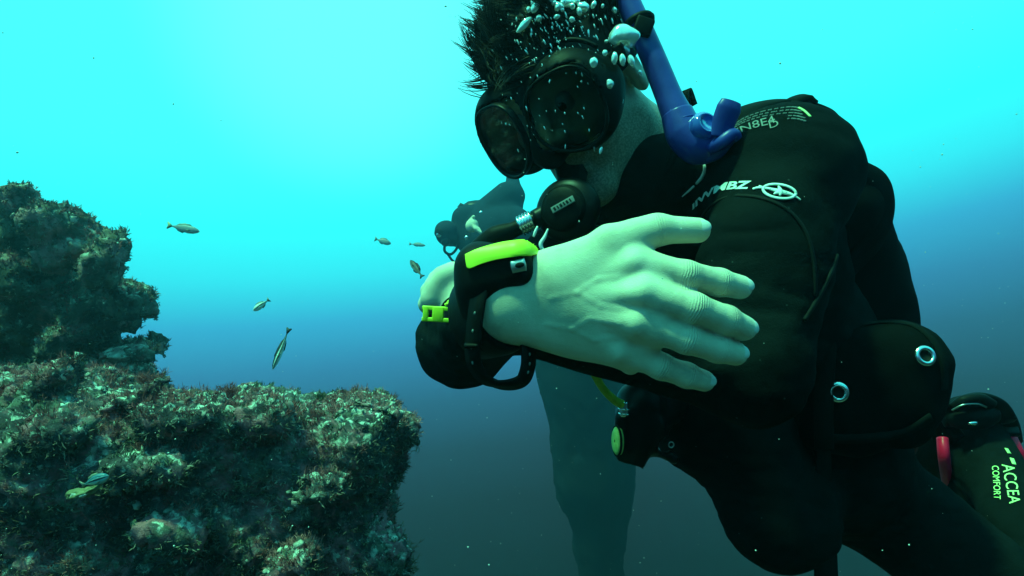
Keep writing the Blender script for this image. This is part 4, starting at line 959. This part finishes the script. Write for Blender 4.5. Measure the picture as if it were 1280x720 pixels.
# the darker rock behind it
r2 = thing('rock', P(80, 350, 2.6), 'tall dark weedy rock standing behind the near block at the left edge', 'rock')
s2 = Rock(); s2.amp = .072; s2.f = 4.2; s2.seed = 21
s2.u(ell(P(-70, 400, 2.9), (.58, .50, .54)), .1); s2.u(ell(P(50, 300, 2.8), (.17, .30, .14)), .05); s2.u(ell(P(86, 296, 2.75), (.07, .2, .045)), .03); s2.u(ell(P(70, 390, 2.8), (.20, .3, .2)), .06); s2.u(ell(P(146, 362, 2.75), (.085, .18, .05)), .03); s2.u(ell(P(130, 395, 2.8), (.10, .16, .06)), .03); s2.u(ell(P(165, 440, 2.7), (.075, .22, .045)), .03)
for k in range(26):
    x = -10 + 190 * rk.random(); y = 240 + x * .55 + 190 * rk.random(); r_ = .06 + .07 * rk.random(); s2.u(ell(P(min(x, 165), y, 2.45 + .15 * rk.random()), (r_ * 1.2, r_, r_ * .6), rotm('Y', rk.normal() * 20)), .02)
s2.u(ell(P(20, 500, 2.9), (.62, .45, .35)), .1); s2.u(rbox((-2.5, 3.0, -2.45), (.6, .5, 1.9), .3), .3)
me, V2, N2 = rock_mesh(s2, (-3.6, 2.05, -4.2), (-1.3, 4.4, .95), .022, [(30, .9), (58, .7), (17, 1.0)], .016)
link('rock_body', me, M['rock_far'], r2)
vi = vis(V2, N2, y1=520); a2 = np.where(vi)[0]; t2 = np.where(vi & (N2[:, 2] > .15))[0]
tufts('brown_turf', r2, M['turf_far'], V2, N2, a2, 4600, .011, 9, .0015)
tufts('red_algae', r2, M['algae_red'], V2, N2, t2, 1800, .013, 9, .0013)
crusts('coralline_crust', r2, M['crust'], V2, N2, t2, 160, .010)
crusts('pale_sponge', r2, M['crust'], V2, N2, np.where(vi & (np.linalg.norm(V2 - s2.hit(148, 436, d0=1.5, d1=4)[0], axis=1) < .05))[0] if (vi & (np.linalg.norm(V2 - s2.hit(148, 436, d0=1.5, d1=4)[0], axis=1) < .05)).any() else a2, 14, .03, .25)

# a pinnacle far behind, lost in the haze
r3 = thing('rock', P(735, 620, 9.8), 'faint dark rock pinnacle far away in the haze below the crossed arms', 'rock')
s3 = Rock(); s3.amp = .05; s3.f = 1.6; s3.seed = 50
s3.u(cone(P(730, 430, 9.8), P(742, 600, 9.8), .84, .58), .3); s3.u(cone(P(742, 600, 9.8), P(756, 740, 9.8), .58, .30), .3); s3.u(cone(P(756, 740, 9.8), (1.6, 9.8, -7.2), .30, 1.5), .3)
me, V3, N3 = rock_mesh(s3, (-.9, 7.8, -7.4), (3.8, 11.8, .6), .09, [(5, .9)], .03); link('rock_body', me, M['rock_deep'], r3)

# sea floor, well below the frame
n_ = 90; gx, gy = np.meshgrid(np.linspace(-11.5, 11.5, n_), np.linspace(-7, 12, n_), indexing='ij'); V = np.stack([gx.ravel(), gy.ravel(), np.zeros(n_ * n_)], 1); V[:, 2] = -7.1 + .25 * fbm(V * .35, 4)
i, j = np.meshgrid(np.arange(n_ - 1), np.arange(n_ - 1), indexing='ij'); i = i.ravel(); j = j.ravel(); link('seabed', mesh_np('seabed', V, np.stack([i * n_ + j, (i + 1) * n_ + j, (i + 1) * n_ + j + 1, i * n_ + j + 1], 1)), M['sand'], kind='structure')

# ================================================================== fish
def fishmat(name, back, side, belly, stripe=None):
    def f(m, N, L, b, tc):
        at = N.new('ShaderNodeAttribute'); at.attribute_name = 'v'; r = N.new('ShaderNodeValToRGB'); e = r.color_ramp.elements
        st = [(0, belly), (.38, side)] + ([(.50, side), (.54, stripe), (.68, stripe), (.72, side)] if stripe else []) + [(.80, back), (1, back)]
        e[0].position = st[0][0]; e[0].color = (*st[0][1], 1); e[1].position = st[-1][0]; e[1].color = (*st[-1][1], 1)
        for p, c in st[1:-1]: x = e.new(p); x.color = (*c, 1)
        L.new(at.outputs['Fac'], r.inputs[0]); L.new(r.outputs[0], b.inputs['Base Color'])
        v = N.new('ShaderNodeTexVoronoi'); v.inputs['Scale'].default_value = 300; bp = N.new('ShaderNodeBump'); bp.inputs['Distance'].default_value = .0006; L.new(tc.outputs['Object'], v.inputs['Vector']); L.new(v.outputs['Distance'], bp.inputs['Height']); L.new(bp.outputs[0], b.inputs['Normal'])
    return mat(name, rough=.4, spec=.5, extra=f)
FMt = {'grey': fishmat('grey_fish', (.20, .22, .26), (.36, .38, .42), (.60, .62, .64)), 'striped': fishmat('striped_fish', (.60, .62, .60), (.70, .74, .72), (.62, .66, .66), (.012, .012, .015)),
       'cleaner': fishmat('black_and_white_fish', (.015, .015, .02), (.04, .04, .05), (.72, .76, .76), (.50, .55, .56)), 'dark': fishmat('dark_fish', (.02, .02, .03), (.05, .045, .05), (.25, .26, .26), (.015, .012, .02)), 'blue': fishmat('blue_striped_fish', (.04, .14, .20), (.26, .46, .52), (.3, .36, .3), (.02, .05, .08))}
M['fin'] = mat('fin', base=(.22, .24, .22), rough=.5, trans=.3)
M['fin_dark'] = mat('dark_fin', base=(.03, .03, .035), rough=.5)
M['fin_tail'] = mat('yellow_tail', base=(.30, .32, .20), rough=.5)
def fish(loc, fwd, up, L_, hgt, key, label, bend=0, tail='fin', fins='fin', yaw_=0):
    t = thing('fish', loc, label, 'fish'); f = nrm(fwd); u = nrm(up - f * (up @ f)); s_ = np.cross(f, u); W3 = np.stack([f, s_, u], 1)
    x = np.linspace(-.5, .5, 26); k = (x + .5)
    hh = np.interp(k, [0, .06, .2, .4, .62, .8, .93, 1], [.16, .20, .50, .86, 1, .84, .48, .06]) * hgt / 2; ww = hh * np.interp(k, [0, .2, .6, 1], [.35, .5, .62, .8])
    cen = np.stack([x * L_, bend * L_ * (k - .6) ** 2 * 1.6 * np.sign(.6 - k) * -1, 0 * x], 1); a = np.linspace(0, 2 * np.pi, 20, endpoint=False)
    V = cen[:, None] + np.stack([0 * a[None] * hh[:, None], np.cos(a)[None] * ww[:, None], np.sin(a)[None] * hh[:, None]], 2)
    i, j = np.meshgrid(np.arange(25), np.arange(20), indexing='ij'); i = i.ravel(); j = j.ravel(); jj = (j + 1) % 20
    Q = np.stack([i * 20 + j, i * 20 + jj, (i + 1) * 20 + jj, (i + 1) * 20 + j], 1); Vw = V.reshape(-1, 3) @ W3.T + loc
    Tt = [(0, b + 1, b) for b in range(1, 19)] + [(500, 500 + b, 501 + b) for b in range(1, 19)]
    me = mesh_np('fish_body', Vw, [Q[:, ::-1], A(Tt)]); at = me.attributes.new('v', 'FLOAT', 'POINT'); at.data.foreach_set('value', np.tile(.5 + .5 * np.sin(a), 26).astype(np.float32))
    link('fish_body', me, FMt[key], t)
    def fin(name, pts, m, side=0, thick=.0035):
        p = A(pts, float) * L_; c = cen[0]; yb = np.interp(p[:, 0] / L_, x, cen[:, 1]); n = len(p); mb = MB(); cc = p.mean(0)
        rim = np.stack([p[:, 0], yb + side, p[:, 1]], 1); ce = np.r_[cc[0], np.mean(yb) + side, cc[1]]; o = A([0, thick * L_, 0])
        v = np.vstack([rim, ce + o, ce - o]) @ W3.T + loc; mb.add(v, None, [(k_, (k_ + 1) % n, n) for k_ in range(n)] + [((k_ + 1) % n, k_, n + 1) for k_ in range(n)]); return mb.obj(name, m, t, False)
    h = hgt / L_ / 2
    fin('tail_fin', [(-.46, .13 * h), (-.55, .5 * h), (-.64, .95 * h), (-.66, .6 * h), (-.63, 0), (-.66, -.6 * h), (-.64, -.95 * h), (-.55, -.5 * h), (-.46, -.13 * h)], M[tail])
    fin('dorsal_fin', [(.22, .84 * h), (.14, 1.25 * h), (-.05, 1.28 * h), (-.25, .95 * h), (-.34, .45 * h), (-.2, .52 * h), (0, .78 * h)], M[fins])
    fin('anal_fin', [(0, -.78 * h), (-.08, -1.2 * h), (-.25, -.9 * h), (-.33, -.45 * h), (-.2, -.5 * h)], M[fins])
    for sd in (1, -1):
        fin('pectoral_fin', [(.22, -.1 * h), (.12, -.05 * h), (.04, -.35 * h), (.10, -.5 * h), (.2, -.3 * h)], M[fins], sd * hgt * .30)
        mb = MB(); blob(mb, loc + W3 @ A([.385 * L_, sd * hgt * .155 + np.interp(.385, x, cen[:, 1]), hgt * .13]), (.022 * L_, .010 * L_, .022 * L_), W3, 10, 6); mb.obj('eye', M['iris'], t)
    return t
Z_ = A([0, 0, 1.]); IN = lambda dx, dy, dz: A([dx, dy, dz], float)
def at2(p0, p1, d0, d1, **k): a, b = P(*p0, d0), P(*p1, d1); return (a + b) / 2, b - a, np.linalg.norm(b - a)
c, f, L_ = at2((212, 282), (252, 290), 2.3, 2.3); fish(c, f, Z_, L_ * .88, L_ * .25, 'grey', 'grey fish hovering in open water right of the dark rock, head to the right', tail='fin_tail')
c, f, L_ = at2((334, 376), (316, 389), 1.3, 1.28); fish(c, f, A([-.3, 0, 1.]), L_ * .88, L_ * .36, 'striped', 'short white fish with a black stripe, curved, swimming over the near rock', bend=.5)
c, f, L_ = at2((361, 416), (339, 464), 1.15, 1.12); fish(c, f, A([-1, 0, .5]), L_ * .90, L_ * .15, 'cleaner', 'long slender black and white fish diving steeply towards the near rock', bend=.25, fins='fin_dark', tail='fin_dark')
c, f, L_ = at2((527, 345), (512, 324), 1.9, 1.95); fish(c, f, A([1, 0, .6]), L_ * .88, L_ * .24, 'dark', 'small dark slender fish slanting in the water just left of the crossed arms', fins='fin_dark', tail='fin_dark')
c, f, L_ = at2((470, 299), (490, 305), 5.6, 5.6); fish(c, f, Z_, L_ * .88, L_ * .34, 'grey', 'faint grey fish in the hazy middle water, larger of the two far ones')
c, f, L_ = at2((513, 305), (533, 307), 7.6, 7.6); fish(c, f, Z_, L_ * .88, L_ * .22, 'grey', 'faintest and farthest little fish, left of the distant diver')
c, f, L_ = at2((146, 340), (149, 327), 2.2, 2.2); fish(c, f, A([-1, 0, .2]), L_ * .95, L_ * .26, 'dark', 'tiny dark fish standing upright over the ledge of the dark rock', fins='fin_dark', tail='fin_dark', bend=.3)
q = s1.hit(118, 601, d0=.8, d1=3)[0]; dd = min(s1.hit(x_, y_, d0=.8, d1=3)[0][1] for x_ in (95, 108, 120, 138) for y_ in (592, 602, 614)) - .022
c, f, L_ = at2((104, 606), (138, 594), dd, dd); fish(c, f, A([-.2, -.2, 1]), L_ * .88, L_ * .40, 'blue', 'pale blue striped fish resting against the dark face of the near rock')
t = thing('sponge', P(100, 618, dd), 'yellowish sponge with pale lips below the blue striped fish', 'sponge')
mb = MB(); blob(mb, P(100, 617, dd), (.026, .016, .009), rotm('Y', -8), 24, 16, .5); blob(mb, P(112, 613, dd), (.024, .012, .007), rotm('Y', -30), 24, 16, .5); mb.obj('sponge_body', mat('yellow_sponge', rough=.8, cols=[(.10, .09, .045), (.22, .20, .11)], scale=60, bump=.002, bscale=120), t)
mb = MB(); blob(mb, P(103, 619, dd - .012), (.009, .005, .0045), rotm('Y', -8), 14, 10, .4); blob(mb, P(92, 620, dd - .012), (.006, .004, .005), None, 14, 10, .4); mb.obj('pale_lip', M['crust'], t)

# ================================================================== the far diver
fp = thing('person', P(605, 285, 6.4), 'distant diver seen as a hazy blue silhouette, swimming with arms folded', 'diver')
D = 6.4; KF = D / 4.6
def fcn(a, b, ra, rb): return cone(a, b, ra * KF, rb * KF)
def fel(c, r, M=None): return ell(c, A(r) * KF, M)
def fbl(mb, c, r, M=None, s=16, r2=10): return blob(mb, c, A(r) * KF, M, s, r2)
def ftb(mb, p, r, n=24, s=12): return tube(mb, p, A(r) * KF, n, s)
fs_ = SDF()
fs_.u(fel(P(559, 293, D - .1), (.085, .10, .085)), .05)
fs_.u(fcn(P(566, 296, D), P(588, 292, D), .07, .10), .06)
fs_.u(fcn(P(585, 275, D), P(612, 290, D), .115, .19), .08); fs_.u(fcn(P(606, 300, D), P(640, 286, D), .20, .17), .08)
fs_.u(fcn(P(578, 272, D - .05), P(590, 310, D - .1), .075, .07), .04); fs_.u(fcn(P(590, 312, D - .1), P(612, 296, D - .22), .062, .05), .04)
fs_.u(fcn(P(596, 290, D - .1), P(620, 312, D - .12), .075, .065), .04)
fs_.u(fcn(P(606, 272, D + .1), P(634, 246, D + .12), .13, .115), .06); fs_.u(fcn(P(630, 272, D + .1), P(642, 246, D + .15), .14, .085), .05); fs_.u(fcn(P(642, 244, D + .15), P(640, 214, D + .25), .072, .040), .05)
fs_.u(fcn(P(640, 290, D + .1), P(690, 286, D + .35), .13, .10), .05); fs_.u(fcn(P(690, 286, D + .35), P(740, 276, D + .6), .09, .05), .05)
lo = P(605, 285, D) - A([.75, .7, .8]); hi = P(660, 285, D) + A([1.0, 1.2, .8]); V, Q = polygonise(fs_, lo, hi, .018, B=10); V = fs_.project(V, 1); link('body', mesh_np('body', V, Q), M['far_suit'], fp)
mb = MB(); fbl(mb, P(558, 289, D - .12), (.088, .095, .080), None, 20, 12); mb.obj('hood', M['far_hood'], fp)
fh = SDF(); fh.u(fel(P(590, 282, D - .46), (.045, .04, .05), rotm('Y', 20)), .02)
for k in range(4): fh.u(fcn(P(588 + k * 3.2, 277 + k * 3, D - .48), P(594 + k * 2.2, 286 + k * 1.6, D - .52), .014, .012), .006)
fh.u(fcn(P(588, 276, D - .35), P(592, 271, D - .48), .016, .012), .01)
V, Q = polygonise(fh, P(590, 282, D - .38) - .17, P(590, 282, D - .38) + .17, .008, B=8); link('hand', mesh_np('hand', V, Q), M['skin'], fp)
fm = thing('dive_mask', P(552, 290, D - .18), 'small dive mask glinting on the distant diver', 'dive mask')
mb = MB(); fbl(mb, P(552, 290, D - .18), (.055, .05, .045), rotm('Y', -20), 20, 12); mb.obj('skirt', M['rubber'], fm)
for x, y in ((549, 293), (556, 290)): mb = MB(); fbl(mb, P(x, y, D - .225), (.022, .012, .022), None, 14, 8); mb.obj('lens', M['metal'], fm)
frg = thing('regulator', P(560, 303, D - .2), 'distant regulator with a thin hose looping under the chin of the far diver', 'regulator')
mb = MB(); lathe(mb, A([(.001, .025), (.02, .024), (.034, .014), (.036, -.01), (.02, -.03), (.001, -.03)]) * KF, P(557, 302, D - .19), basis(A([-.5, -.8, 0])), 20); mb.obj('housing', M['plastic'], frg)
mb = MB(); ftb(mb, [P(556, 305, D - .19), P(556, 314, D - .19), P(563, 318, D - .18), P(570, 312, D - .15), P(574, 302, D - .1)], .010, 26, 10); mb.obj('hose', M['rubber'], frg)
mb = MB(); ftb(mb, [P(560, 318, D - .19), P(566, 326, D - .19), P(574, 330, D - .18), P(582, 322, D - .15)], .009, 22, 10); mb.obj('gauge_hose', M['rubber'], frg)
ft = thing('scuba_tank', P(580, 262, D + .15), 'distant scuba tank rising behind the shoulders of the far diver', 'scuba tank')
tz = nrm(P(640, 258, D + .2) - P(578, 262, D + .12)); lathe(mb := MB(), A([(.001, -.02), (.05, -.01), (.085, .05), (.09, .10), (.09, .40), (.001, .42)]) * KF, P(578, 266, D + .12), basis(tz), 28); mb.obj('cylinder', M['plastic'], ft)
mb = MB(); ftb(mb, [P(576, 262, D + .1), P(580, 257, D + .1)], .035, 6, 14); mb.obj('valve', M['plastic'], ft)
for x, y in ((601, 266), (583, 297)):
    mb = MB(); fbl(mb, P(x, y, D - .30 if y > 280 else D - .16), (.014, .01, .016), rotm('Y', 20), 12, 8); mb.obj('fitting', M['metal'], frg)

# ================================================================== bubbles and drifting silt
BB_ = [(780, 46, 19, 15, .655, 0, 'largest silvery air bubble, above the ear beside the snorkel'), (655, 31, 4.5, 13, .655, 40, 'long curved air bubble lying on the hair above the brow'), (669, 9, 5, 8, .655, 25, 'oval air bubble in the hair above the long curved one'),
       (708, 4, 12, 5, .66, -6, 'wide flat air bubble at the top edge of the hair'), (729, 9, 7.5, 6, .655, 12, 'round air bubble right of the wide flat one in the hair'), (715, 24.5, 3.6, 3.6, .65, 0, 'small round air bubble on the hair above the left lens'), (696, 21, 4.5, 3, .652, -28, 'small slanted air bubble between the long bubble and the round one'),
       (742, 78, 5, 6.5, .625, 0, 'grey dim air bubble on the mask buckle'), (762, 105, 5, 6, .64, 0, 'air bubble on the cheek behind the mask rim'), (768, 73, 4, 8, .645, 5, 'leftmost of three drop bubbles hanging below the largest one'), (778, 75, 4, 7.5, .645, -5, 'middle of three drop bubbles hanging below the largest one'), (789, 76, 4, 8, .648, -15, 'rightmost of three drop bubbles hanging below the largest one'),
       (661, 12, 3, 4, .655, 0, 'small air bubble just left of the oval one in the hair'), (683, 9, 2, 4, .655, 5, 'thin upright air bubble just right of the oval one in the hair'), (756, 66, 3.2, 4, .64, 0, 'small air bubble left of the three drop bubbles'), (751, 188, 2.2, 4.5, .66, 10, 'thin air bubble shining on the jaw below the mask'),
       (800, 91, 2.6, 3.6, .66, -10, 'small air bubble at the lower edge of the ear')]
for x, y, a, b, d, r, lb in BB_:
    t = None; k = d / FPX; c = P(x, y, d - .012); mb = MB(); R3 = rotm('Y', r)
    m2 = MB(); blob(m2, np.zeros(3), (1, 1, 1), None, 32, 22, 0); V = m2.V[0]; V = V * (1 + .13 * pnoise(V * 1.3 + x)[:, None]); V = V * A([a * k, min(a, b) * k * .8, b * k])
    mb.add(V @ R3.T + c, m2.Q[0]); o = mb.obj('air_bubble', M['bubble']); setp(o, lb, 'bubble', 'air bubbles caught on the head')
# froth clinging to the hair and mask: many tiny bubbles, all much alike
mb = MB(); hs_ = SDF(); hs_.u(ell(H(0, -.012, .040), (.088, .108, .100), RH), .02); hs_.u(ell(H(0, .070, .0), (.088, .060, .070), RH), .02)
for k in range(270):
    if k < 190: x, y = 695 + rng.normal() * 50, 18 + abs(rng.normal()) * 38
    elif k < 235: x, y = 620 + rng.random() * 150, 60 + rng.random() * 140
    else: x, y = 782 + rng.normal() * 12, 95 + rng.random() * 75
    q = hs_.hit(x, y, d0=.45, d1=1.2)[0]
    if q[1] > 1.1: continue
    q = q - nrm(q) * .006; s0 = .0004 + .0008 * rng.random() ** 2.5; blob(mb, q, (s0, s0, s0 * (1 + 2.8 * rng.random())), rotm('Y', -18 + rng.normal() * 12), 6, 5)
for k in range(34):
    x, y = (700 + rng.normal() * 34, 6 + abs(rng.normal()) * 10) if k < 18 else (780 + rng.normal() * 13, 62 + rng.normal() * 9); q = hs_.hit(x, y, d0=.45, d1=1.2)[0] - A([0, .010, 0]); s0 = .0016 + .002 * rng.random(); blob(mb, q, (s0, s0, s0 * (.8 + rng.random())), rotm('Y', rng.normal() * 30), 14, 10, .2)
mb.obj('froth', M['bubble'], kind='stuff', label='tiny bubbles clinging to the hair and mask of the near diver', cat='bubbles')
vs = []; ts = []
for k in range(800):
    d = .35 + 3.4 * rng.random() ** 1.2; c = P(rng.random() * 1400 - 60, rng.random() * 820 - 50, d); s0 = (.00018 + .00036 * rng.random() ** 3) * (1 + .8 * d); vs.append(IV * s0 * (1 + .6 * (rng.random(3) - .5)) + c); ts.append(IT + k * len(IV))
link('drifting_silt', mesh_np('drifting_silt', np.concatenate(vs), np.concatenate(ts)), M['speck'], kind='stuff', label='fine pale silt specks drifting in the water', cat='silt')

# ================================================================== the water's haze
hz = MB(); c = A([0, 2.4, -3.55]); h = A([12, 9.8, 4.65])
V = A([[x, y, z] for x in (-1, 1) for y in (-1, 1) for z in (-1, 1)]) * h + c
hz.add(V, [(0, 1, 3, 2), (4, 6, 7, 5), (0, 4, 5, 1), (2, 3, 7, 6), (0, 2, 6, 4), (1, 5, 7, 3)])
hm = bpy.data.materials.new('water_haze'); hm.use_nodes = True; T_ = hm.node_tree; T_.nodes.clear(); o_ = T_.nodes.new('ShaderNodeOutputMaterial'); pv_ = T_.nodes.new('ShaderNodeVolumePrincipled')
pv_.inputs['Color'].default_value = (.50, .88, 1.0, 1); pv_.inputs['Density'].default_value = .017; pv_.inputs['Anisotropy'].default_value = .80
T_.links.new(pv_.outputs[0], o_.inputs['Volume']); hz.obj('haze', hm, smooth=False, kind='stuff')
